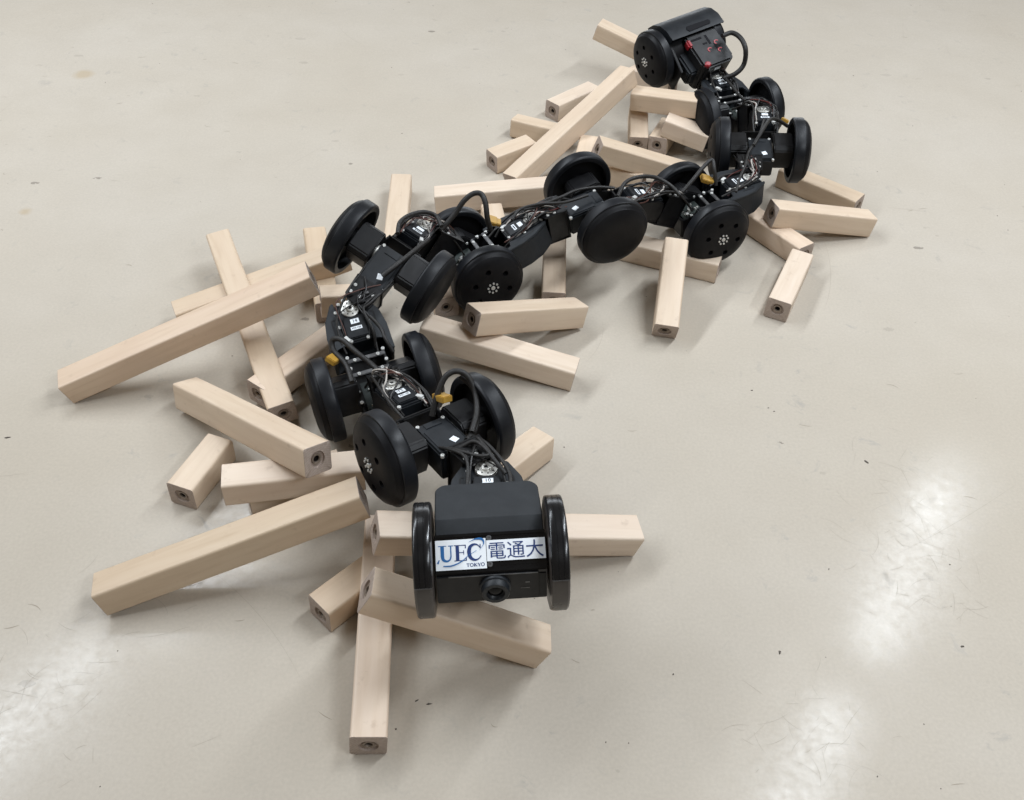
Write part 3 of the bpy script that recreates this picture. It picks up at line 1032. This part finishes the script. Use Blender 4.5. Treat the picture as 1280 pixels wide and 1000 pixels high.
# sloping front band: frame whose x runs across, y runs up the slope, z stands off it
bt, bb = Vector((0, -0.003, 0.0400)), Vector((0, -0.0362, 0.0158))
sl = (bt - bb).normalized()
FB = FH @ frame((bt + bb) / 2, (1, 0, 0), sl)
bm = bmesh.new()
for v0, v1 in ((0.0172, 0.0202), (-0.0202, -0.0176)):
    bx(bm, -0.0580, 0.0580, v0, v1, -0.001, 0.0014, 0.0004)
for k in range(9):
    for v in (0.0160, -0.0135):
        bx(bm, 0.010 + k * 0.0045, 0.0125 + k * 0.0045, v - 0.0006, v + 0.0006, -0.001, 0.0006)
part('rail', mesh_of(bm, 'rail', 'band', 35), FB, hb)
bm = bmesh.new()
for y in (0.0146, -0.0128):
    lathe(bm, [(-0.002, 0), (-0.002, 0.0030), (0.0010, 0.0030), (0.0016, 0.0024), (0.0016, 0.0012), (0.0008, 0.0010), (0.0008, 0)], 'z', (-0.0012, y, 0), 14)
part('screws', mesh_of(bm, 'screws', 'steel', 40), FB, hb)

# white name stickers with their print
TILT = Matrix.Rotation(0.0, 4, 'Z')
SXM = Matrix.Diagonal((1.10, 1.04, 1.0, 1.0))
sa = part('logo_sticker', sticker_mesh('logo_sticker', 0.0480, 0.0300), FB @ Matrix.Translation((-0.0310, -0.0010, 0.0016)) @ SXM, root)
sb = part('name_sticker', sticker_mesh('name_sticker', 0.0545, 0.0205), FB @ Matrix.Translation((0.0268, 0.0012, 0.0016)) @ Matrix.Diagonal((1.13, 1.06, 1.0, 1.0)), root)


def poly_face(bm, pts, z=0.0):
    bm.faces.new([bm.verts.new((x, y, z)) for x, y in pts])


def stroke(bm, pts, w, z=0.0, k=6, taper=False):
    """a flat ribbon along a smooth path, width per point allowed"""
    S = spline([(x, y, 0) for x, y in pts], k)
    n = len(S)
    Lf, Rt = [], []
    for q, p in enumerate(S):
        t = (S[min(q + 1, n - 1)] - S[max(q - 1, 0)]).normalized()
        nn = Vector((-t.y, t.x, 0))
        u = q / (n - 1)
        ww = w(u) if callable(w) else w
        Lf.append(bm.verts.new(p + nn * ww / 2 + Vector((0, 0, z))))
        Rt.append(bm.verts.new(p - nn * ww / 2 + Vector((0, 0, z))))
    for q in range(n - 1):
        bm.faces.new([Lf[q], Lf[q + 1], Rt[q + 1], Rt[q]])


def rect(bm, x0, x1, y0, y1, z=0.0):
    poly_face(bm, [(x0, y0), (x1, y0), (x1, y1), (x0, y1)], z)


# serif letters U E C (unit: 1 mm), drawn on the sticker
mm = 0.001
bm = bmesh.new()
S0 = 0.00045
def R_(x0, x1, y0, y1): rect(bm, x0 * mm, x1 * mm, y0 * mm, y1 * mm, S0)
# U
R_(-21.5, -13.5, 7.2, 8.0); R_(-19.2, -15.8, -3.0, 7.6)
stroke(bm, [(-17.5 * mm, -2.8 * mm), (-16.6 * mm, -6.0 * mm), (-13.6 * mm, -7.6 * mm), (-10.6 * mm, -6.2 * mm), (-9.4 * mm, -2.8 * mm)], lambda u: (3.4 - 2.0 * min(1, u * 1.3)) * mm, S0 + 0.00003)
R_(-10.0, -8.8, -3.0, 7.6); R_(-11.8, -7.2, 7.2, 8.0)
mesh_u = mesh_of(bm, 'lettering', 'blue')
part('lettering', mesh_u, FB @ Matrix.Translation((-0.0310, 0.0006, 0.0016)) @ SXM, sa)
bm = bmesh.new()
# E
R_(-6.4, 5.0, 7.2, 8.0); R_(-4.8, -1.6, -7.4, 7.6); R_(-6.4, 5.4, -8.0, -7.2); R_(-1.6, 3.0, 0.0, 0.8)
for a, b_ in (((4.1, 5.0), (4.4, 7.3)), ((4.4, 5.4), (-7.3, -4.4))):
    R_(a[0], a[1], b_[0], b_[1])
R_(2.4, 3.0, -1.8, 2.6)
part('lettering', mesh_of(bm, 'lettering', 'navy'), FB @ Matrix.Translation((-0.0310, 0.0006, 0.0017)) @ SXM, sa)
bm = bmesh.new()
# C
stroke(bm, [(18.6 * mm, 4.2 * mm), (16.0 * mm, 7.2 * mm), (12.6 * mm, 7.8 * mm), (9.0 * mm, 5.4 * mm), (7.8 * mm, 0.0), (9.2 * mm, -5.2 * mm), (12.8 * mm, -7.6 * mm), (16.4 * mm, -6.8 * mm), (19.2 * mm, -3.6 * mm)],
       lambda u: (0.8 + 2.8 * math.sin(math.pi * u) ** 2) * mm, S0, 5)
R_(18.2, 19.0, 3.6, 8.0)
part('lettering', mesh_of(bm, 'lettering', 'navy'), FB @ Matrix.Translation((-0.0310, 0.0006, 0.0018)) @ SXM, sa)
bm = bmesh.new()
# swoosh round the letters
stroke(bm, [(8.0 * mm, 10.4 * mm), (14.5 * mm, 13.0 * mm), (20.5 * mm, 12.6 * mm), (22.0 * mm, 8.0 * mm), (18.0 * mm, 2.0 * mm)], lambda u: (0.3 + 1.9 * math.sin(math.pi * min(1, u * 1.1)) ** 2) * mm, S0 + 0.00005)
stroke(bm, [(-20.6 * mm, -6.0 * mm), (-22.2 * mm, -9.6 * mm)], lambda u: (0.9 + 1.0 * u) * mm, S0)
stroke(bm, [(-17.0 * mm, -12.4 * mm), (-8.5 * mm, -12.2 * mm), (0.5 * mm, -8.4 * mm), (7.0 * mm, -3.0 * mm), (15.0 * mm, 1.6 * mm)], lambda u: (0.4 + 1.3 * (1 - u) * math.sin(math.pi * min(1, 0.15 + u))) * mm, S0 + 0.00008)
part('swoosh', mesh_of(bm, 'swoosh', 'blue'), FB @ Matrix.Translation((-0.0310, 0.0006, 0.0019)) @ SXM, sa)
# TOKYO in small serif capitals
bm = bmesh.new()
def glyph(x0, segs):
    for (ax, ay, bx_, by, w) in segs:
        dx, dy = bx_ - ax, by - ay
        l = math.hypot(dx, dy)
        nx, ny = -dy / l * w / 2, dx / l * w / 2
        poly_face(bm, [((x0 + ax + nx) * mm, (ay + ny) * mm), ((x0 + bx_ + nx) * mm, (by + ny) * mm), ((x0 + bx_ - nx) * mm, (by - ny) * mm), ((x0 + ax - nx) * mm, (ay - ny) * mm)], S0 + 0.00001 * len(bm.faces))
HT_ = 3.4
def ring_o(x0):
    pts = [(x0 + 1.6 + 1.45 * math.cos(a), -12.6 + HT_ / 2 + 1.6 * math.sin(a)) for a in [2 * math.pi * k / 14 for k in range(15)]]
    stroke(bm, [(x * mm, y * mm) for x, y in pts], 0.62 * mm, S0 + 0.00002, 2)
b0 = -12.6
glyph(4.9, [(0, b0 + 3.25, 2.8, b0 + 3.25, .4), (1.4, b0, 1.4, b0 + 3.4, .75), (.8, b0 + .15, 2.0, b0 + .15, .3), (.12, b0 + 2.5, .12, b0 + 3.3, .25), (2.7, b0 + 2.5, 2.7, b0 + 3.3, .25)])
ring_o(8.2)
glyph(11.9, [(.6, b0, .6, b0 + 3.4, .75), (0, b0 + .15, 1.2, b0 + .15, .3), (0, b0 + 3.25, 1.2, b0 + 3.25, .3), (.8, b0 + 1.6, 2.7, b0 + 3.3, .4), (1.2, b0 + 2.0, 2.9, b0 + .1, .7), (2.3, b0 + .15, 3.3, b0 + .15, .3)])
glyph(15.5, [(0.2, b0 + 3.3, 1.5, b0 + 1.5, .7), (2.9, b0 + 3.3, 1.5, b0 + 1.5, .35), (1.5, b0, 1.5, b0 + 1.7, .75), (.9, b0 + .15, 2.1, b0 + .15, .3), (-.2, b0 + 3.25, .9, b0 + 3.25, .3), (2.3, b0 + 3.25, 3.2, b0 + 3.25, .3)])
ring_o(18.7)
part('lettering', mesh_of(bm, 'lettering', 'navy'), FB @ Matrix.Translation((-0.0310, -0.0010, 0.0016)) @ SXM, sa)
kj = text_mesh('電通大', 0.0180, 'navy')
xs = [v.co.x for v in kj.vertices]
ys = [v.co.y for v in kj.vertices]
kx, ky = 0.0505 / (max(xs) - min(xs)), 0.0168 / (max(ys) - min(ys))
cx_, cy_ = (max(xs) + min(xs)) / 2, (max(ys) + min(ys)) / 2
for v in kj.vertices:
    v.co.x = (v.co.x - cx_) * kx
    v.co.y = (v.co.y - cy_) * ky
part('lettering', kj, FB @ Matrix.Translation((0.0268, 0.0012, 0.0021)) @ Matrix.Diagonal((1.13, 1.06, 1.0, 1.0)), sb)

# camera panel and lens
bm = bmesh.new()
bx(bm, -0.0575, 0.0490, -0.0385, -0.0355, -0.0265, 0.0135, 0.0006)
bx(bm, 0.0495, 0.0570, -0.0372, -0.0355, -0.0275, 0.0110, 0.0006)
cp = part('camera_panel', mesh_of(bm, 'camera_panel', 'black', 35), FH, root)
bm = bmesh.new()
bx(bm, -0.0450, 0.0480, -0.0388, -0.0380, 0.0130, 0.0138)
part('edge_trim', mesh_of(bm, 'edge_trim', 'steel'), FH, cp)
bm = bmesh.new()
bx(bm, 0.0350, 0.0395, -0.0389, -0.0383, -0.0010, 0.0008)
bx(bm, 0.0300, 0.0395, -0.0389, -0.0383, -0.0092, -0.0085)
part('panel_mark', mesh_of(bm, 'panel_mark', 'steel'), FH, cp)
bm = bmesh.new()
lathe(bm, [(0.036, 0.0), (0.036, 0.0165), (0.042, 0.0165), (0.0430, 0.0150), (0.0490, 0.0146), (0.0500, 0.0138), (0.0500, 0.0098), (0.0470, 0.0088), (0.0460, 0.0080), (0.0460, 0)], 'z', n=36)
bmesh.ops.transform(bm, matrix=Matrix.Translation((0.003, 0, -0.003)) @ Matrix.Rotation(math.pi / 2, 4, 'X'), verts=bm.verts[:])
cl = part('camera_lens', mesh_of(bm, 'camera_lens', 'motor', 35), FH, root)
bm = bmesh.new()
lathe(bm, [(0.0461, 0.0078), (0.0472, 0.0055), (0.0478, 0.0025), (0.0479, 0)], 'z', n=28)
bmesh.ops.transform(bm, matrix=Matrix.Translation((0.003, 0, -0.003)) @ Matrix.Rotation(math.pi / 2, 4, 'X'), verts=bm.verts[:])
part('lens_glass', mesh_of(bm, 'lens_glass', 'lens', 60), FH, cl)

# head wheels: plain glossy hoops with a tread belt that ends in a seam
bm = bmesh.new()
lathe(bm, [(0.0, 0.0), (0.0, 0.0560), (0.0010, 0.0600), (0.0030, 0.0612), (0.0172, 0.0612), (0.0192, 0.0597), (0.0200, 0.0560), (0.0200, 0.0)], 'x', n=72)
HW = mesh_of(bm, 'wheel', 'rim', 35)
# glossy belt from the front seam up over the top to the back
HB = {}
for s, a0 in ((1, -35), (-1, 110)):
    bm = bmesh.new()
    lathe(bm, [(0.0005, 0.0585), (0.0012, 0.0614), (0.0026, HR), (0.0072, HR), (0.0076, HR - 0.0004), (0.0082, HR - 0.0004), (0.0086, HR), (0.0130, HR), (0.0134, HR - 0.0004), (0.0140, HR - 0.0004), (0.0144, HR), (0.0178, HR), (0.0192, 0.0613), (0.0198, 0.0590), (0.0198, 0.0560)], 'x', n=64, a0=math.radians(a0), a1=math.radians(a0 + 285))
    HB[s] = mesh_of(bm, 'tread_belt', 'gloss', 40)
for s in (-1, 1):
    fl_ = Matrix.Rotation(math.pi, 4, 'Z') if s < 0 else Matrix()
    Mw = FH @ fl_ @ Matrix.Translation((HT, 0, 0))
    w = part('wheel', HW, Mw, root)
    part('tread_belt', HB[s], Mw, w)
    bm = bmesh.new()
    bx(bm, 0.0014, 0.0188, -0.0007, 0.0007, HR - 0.0014, HR + 0.0003)
    part('seam_strip', mesh_of(bm, 'seam_strip', 'steel'), Mw @ Matrix.Rotation(math.radians(70 * s), 4, 'X'), w)

# ---- tail
FT = F_front(10)
bm = bmesh.new()
lathe(bm, [(-0.0575, 0.0), (-0.0575, 0.043), (-0.055, 0.046), (0.055, 0.046), (0.0575, 0.043), (0.0575, 0.0)], 'x', n=12)
part('tail_body', mesh_of(bm, 'tail_body', 'black', 35), FT, root)
bm = bmesh.new()
lathe(bm, [(-0.052, 0.0640), (-0.052, 0.0668), (0.085, 0.0668), (0.085, 0.0640), (-0.052, 0.0640)], 'x', n=4, a0=math.radians(105), a1=math.radians(190))
for x0 in (-0.052, 0.082):
    lathe(bm, [(x0, 0.044), (x0, 0.0645), (x0 + 0.003, 0.0645), (x0 + 0.003, 0.044), (x0, 0.044)] if x0 < 0 else [(x0, 0.0625), (x0, 0.0645), (x0 + 0.003, 0.0645), (x0 + 0.003, 0.0625), (x0, 0.0625)], 'x', n=4, a0=math.radians(105), a1=math.radians(190))
tc_ = part('tail_cover', mesh_of(bm, 'tail_cover', 'motor', 30), FT, root)
bm = bmesh.new()
prism(bm, [(-0.030, -0.002), (-0.026, -0.008), (0.030, -0.006), (0.034, 0.0), (0.030, 0.005), (-0.026, 0.006)], 0.0660, 0.0674, 'xy', bev=0.0004)
part('slot', mesh_of(bm, 'slot', 'ink'), FT @ Matrix.Rotation(math.radians(-1.9), 4, 'X') @ Matrix.Translation((0.022, 0.000, -0.0004)), tc_)
bm = bmesh.new()
prism(bm, [(-0.030, -0.020), (0.040, -0.020), (0.044, -0.030), (0.044, -0.098), (0.036, -0.108), (-0.022, -0.108), (-0.030, -0.098)], -0.034, 0.046, 'xy', bev=0.004)
FBt = FT @ Matrix.Translation((0.016, 0.012, 0.012)) @ Matrix.Diagonal((1.12, 1.0, 1.0, 1.0))
bt_ = part('battery', mesh_of(bm, 'battery', 'black', 35), FBt, root)
bm = bmesh.new()
for x, y, w, h in ((-0.010, -0.036, .012, .0025), (0.012, -0.045, .0025, .012), (0.020, -0.070, .0025, .012), (0.002, -0.052, .005, .002)):
    bx(bm, x - w, x + w, y - h, y + h, 0.0455, 0.0464)
part('rib', mesh_of(bm, 'rib', 'ink'), FBt, bt_)
bm = bmesh.new()
bx(bm, -0.0318, -0.0215, -0.050, -0.030, 0.030, 0.0472, 0.003)
part('red_latch', mesh_of(bm, 'red_latch', 'red', 35), FBt, bt_)
bm = bmesh.new()
cyl(bm, 0.0065, 0.040, 0.0485, 'z', (-0.0185, -0.100, 0), 18, bev=0.002)
part('red_latch', mesh_of(bm, 'red_latch', 'red', 35), FBt, bt_)
bm = bmesh.new()
for x, y in ((0.004, -0.070), (0.024, -0.078), (0.026, -0.058)):
    lathe(bm, [(0.0462, 0.0030), (0.0468, 0.0034), (0.0468, 0.0056), (0.0462, 0.0058)], 'z', (x, y, 0), 18, a0=0.4, a1=4.2)
part('red_mark', mesh_of(bm, 'red_mark', 'red'), FBt, bt_)
bm = bmesh.new()
bx(bm, -0.002, 0.012, -0.1086, -0.1078, 0.026, 0.034)
part('label', mesh_of(bm, 'label', 'white'), FBt, bt_)
bm = bmesh.new()
bx(bm, -0.050, -0.040, 0.018, 0.026, 0.046, 0.056, 0.002)
part('clip', mesh_of(bm, 'clip', 'bluec', 35), FT, root)
bm = bmesh.new()
prism(bm, [(-0.070, -0.030), (0.020, -0.036), (0.034, -0.010), (0.030, 0.034), (0.004, 0.050), (-0.070, 0.030)], -0.052, -0.046, 'yz', bev=0.001)
prism(bm, [(-0.070, -0.030), (0.020, -0.036), (0.034, -0.010), (0.030, 0.034), (0.004, 0.050), (-0.070, 0.030)], 0.050, 0.056, 'yz', bev=0.001)
part('side_plate', mesh_of(bm, 'side_plate', 'black', 35), FT, root)
bm = bmesh.new()
bx(bm, -0.046, -0.020, -0.095, -0.030, -0.020, 0.020, 0.004)
for y in (-0.085, -0.070, -0.055, -0.040):
    bx(bm, -0.0475, -0.0455, y - 0.004, y + 0.004, -0.012, 0.012, 0.001)
part('battery_case', mesh_of(bm, 'battery_case', 'motor', 35), FBt, root)

# ---- yellow power connectors
CONN = {'c2': ((-0.0855, 0.8462, 0.185), 2.4), 'c3': ((-0.2499, 0.9816, 0.12), 1.2), 'c5': ((-0.044, 1.3262, 0.135), 0.1), 'c7': ((0.3272, 1.4832, 0.14), 0.2), 'c8': ((0.5181, 1.7501, 0.125), 1.2)}
bm = bmesh.new()
bx(bm, -0.010, 0.006, -0.0075, 0.0075, -0.004, 0.004, 0.001)
bx(bm, 0.005, 0.013, -0.0060, 0.0060, -0.0034, 0.0034, 0.001)
XT = mesh_of(bm, 'power_connector', 'yellow', 35)
for k, (p, a) in CONN.items():
    part('power_connector', XT, Matrix.Translation(p) @ Matrix.Rotation(a, 4, 'Z') @ Matrix.Rotation(0.35, 4, 'Y') @ Matrix.Rotation(0.3, 4, 'X') @ Matrix.Scale(1.05, 4), root)

# ---- cables
CABLES = {"loop2": [0.0045, [[-0.0977, 0.8332, 0.165], [-0.0908, 0.8507, 0.19], [-0.0827, 0.8629, 0.205], [-0.0701, 0.8686, 0.21], [-0.0561, 0.8662, 0.205], [-0.0453, 0.8538, 0.19], [-0.0417, 0.8287, 0.18], [-0.046, 0.8037, 0.17]]], "loop2b": [0.0035, [[-0.0654, 0.871, 0.2], [-0.0498, 0.8623, 0.19], [-0.0416, 0.8429, 0.18], [-0.0418, 0.8158, 0.165], [-0.0519, 0.7898, 0.17]]], "left3": [0.0045, [[-0.2184, 0.9413, 0.115], [-0.2318, 0.9727, 0.12], [-0.2517, 0.9945, 0.125], [-0.2536, 1.0051, 0.135], [-0.2389, 1.0001, 0.14], [-0.2175, 0.9818, 0.135], [-0.1941, 0.968, 0.125], [-0.1773, 0.9494, 0.125]]], "top4": [0.004, [[-0.184, 1.2017, 0.185], [-0.1829, 1.225, 0.19], [-0.1716, 1.254, 0.185], [-0.1511, 1.2728, 0.18], [-0.1329, 1.2784, 0.17], [-0.1222, 1.2572, 0.165]]], "loop4": [0.005, [[-0.1236, 1.2708, 0.15], [-0.1041, 1.2855, 0.17], [-0.0894, 1.2949, 0.19], [-0.0746, 1.3014, 0.2], [-0.0619, 1.3001, 0.2], [-0.0548, 1.2884, 0.19], [-0.0515, 1.2806, 0.17], [-0.0465, 1.2923, 0.14]]], "left4": [0.0045, [[-0.1962, 1.1128, 0.17], [-0.1726, 1.1346, 0.18], [-0.1537, 1.1762, 0.175], [-0.1399, 1.2178, 0.165]]], "top6": [0.003, [[0.0066, 1.3487, 0.145], [0.029, 1.3525, 0.15], [0.0652, 1.3586, 0.165], [0.0917, 1.3753, 0.17], [0.1254, 1.3884, 0.17], [0.1572, 1.397, 0.165]]], "top6b": [0.003, [[-0.0124, 1.3235, 0.14], [0.0, 1.3482, 0.145], [0.0327, 1.3522, 0.155], [0.0717, 1.3444, 0.165], [0.1113, 1.3619, 0.17]]], "arc6": [0.004, [[0.1622, 1.3777, 0.16], [0.1773, 1.4169, 0.165], [0.2032, 1.4376, 0.165], [0.2335, 1.4548, 0.155], [0.2593, 1.4472, 0.145], [0.2762, 1.4336, 0.135]]], "loop7": [0.004, [[0.2831, 1.453, 0.13], [0.3008, 1.4697, 0.145], [0.3206, 1.4922, 0.16], [0.3357, 1.5071, 0.165], [0.3397, 1.4916, 0.155], [0.3456, 1.48, 0.13]]], "run7": [0.0028, [[0.3784, 1.4613, 0.13], [0.3883, 1.4941, 0.14], [0.4006, 1.5226, 0.15], [0.4112, 1.5608, 0.155], [0.4352, 1.6077, 0.16], [0.4629, 1.6991, 0.15]]], "run8": [0.004, [[0.4213, 1.5762, 0.16], [0.4421, 1.6204, 0.165], [0.4683, 1.6801, 0.16], [0.4896, 1.7017, 0.15], [0.5142, 1.7071, 0.135]]], "loop9": [0.006, [[0.4146, 1.9964, 0.19], [0.4351, 2.0034, 0.195], [0.4499, 1.9757, 0.195], [0.4599, 1.9551, 0.18], [0.4621, 1.9519, 0.15], [0.4480, 1.9450, 0.132], [0.4250, 1.9480, 0.118]]], "run9": [0.003, [[0.4255, 1.9553, 0.12], [0.4359, 1.906, 0.12], [0.4464, 1.8623, 0.12], [0.4588, 1.8344, 0.12]]], "run1": [0.003, [[-0.0583, 0.7714, 0.175], [-0.0423, 0.7734, 0.185], [-0.0284, 0.7591, 0.19], [-0.0163, 0.7408, 0.19], [-0.0026, 0.7251, 0.185]]], "run1b": [0.0025, [[-0.0726, 0.7705, 0.175], [-0.0525, 0.7558, 0.185], [-0.0332, 0.746, 0.19], [-0.0224, 0.7518, 0.19], [-0.0369, 0.779, 0.185]]], "run3": [0.003, [[-0.2065, 1.0436, 0.15], [-0.1894, 1.0301, 0.14], [-0.1805, 1.012, 0.135], [-0.1688, 1.0026, 0.12]]]}
RI = RM.inverted()
for k, (r, pts) in CABLES.items():
    bm = bmesh.new()
    tube(bm, [RI @ Vector(p) for p in pts], r * 0.88, 10, 8)
    part('cable', mesh_of(bm, 'cable', 'cable', 60), RM, root)

# thin wires crowding each joint
def mi_ok(r_):
    return r_.random() < 0.55


for i in range(1, 10):
    rr = random.Random(40 + i)
    Fh, Ff = F_horn(i), F_fork(i)
    T = Fh.inverted() @ Ff
    bm = bmesh.new()
    for k in range(17):
        x0 = rr.uniform(-0.019, 0.019)
        a = Vector((x0, rr.uniform(-0.062, -0.042), rr.uniform(0.008, 0.02)))
        b = Vector((x0 + rr.uniform(-.006, .010), rr.uniform(-0.03, -0.01), rr.uniform(0.021, 0.027)))
        side = 1 if rr.random() < 0.72 else -1
        if i in (1, 3) and mi_ok(rr):
            continue
        if abs(b.x) < 0.016:
            b.x = side * rr.uniform(0.0165, 0.0215)
            a.x = b.x + rr.uniform(-0.002, 0.002)
        c = Vector((side * rr.uniform(0.008, 0.017), rr.uniform(-0.004, 0.010), rr.uniform(0.027, 0.036)))
        d = T @ Vector((rr.uniform(-0.013, 0.013), rr.uniform(0.020, 0.034), rr.uniform(0.029, 0.038)))
        e = T @ Vector((rr.uniform(-0.016, 0.016), rr.uniform(0.045, 0.060), rr.uniform(0.018, 0.030)))
        mi = rr.choice((0, 0, 0, 0, 0, 0, 1, 2, 3))
        tube(bm, [a, b, c, d, e], rr.uniform(0.0008, 0.0014), 6, 5, mi)
    for k in range(6):
        p = T @ Vector((rr.uniform(-0.013, 0.013), rr.uniform(0.012, 0.034), 0.0290))
        bx(bm, p.x - 0.003, p.x + 0.003, p.y - 0.0022, p.y + 0.0022, p.z - 0.002, p.z + 0.004, 0.0005, mi=rr.choice((4, 5, 4)))
    part('wire_bundle', mesh_of(bm, 'wire_bundle', ['wire', 'brown', 'redw', 'whitew', 'black', 'steel'], 50), Fh, root)

# sleeved leads running along both sides of each joint
for i in range(1, 10):
    rr = random.Random(90 + i)
    Fh, Ff = F_horn(i), F_fork(i)
    T = Fh.inverted() @ Ff
    for sd in (-1, 1, rr.choice((-1, 1))):
        x = sd * rr.uniform(0.021, 0.027)
        pts = [(x * 0.9, -0.075 + rr.uniform(0, .015), rr.uniform(0.004, 0.014)), (x, -0.045, rr.uniform(0.019, 0.025)), (x * rr.uniform(0.8, 1.0), -0.012, rr.uniform(0.024, 0.031)),
               tuple(T @ Vector((sd * rr.uniform(0.010, 0.020), 0.022, rr.uniform(0.030, 0.036)))), tuple(T @ Vector((sd * rr.uniform(0.014, 0.024), 0.050, rr.uniform(0.020, 0.027)))),
               tuple(T @ Vector((sd * rr.uniform(0.020, 0.027), 0.078, rr.uniform(0.006, 0.016))))]
        bm = bmesh.new()
        tube(bm, pts, rr.uniform(0.0013, 0.0023), 8, 7)
        part('cable', mesh_of(bm, 'cable', 'cable', 60), Fh, root)
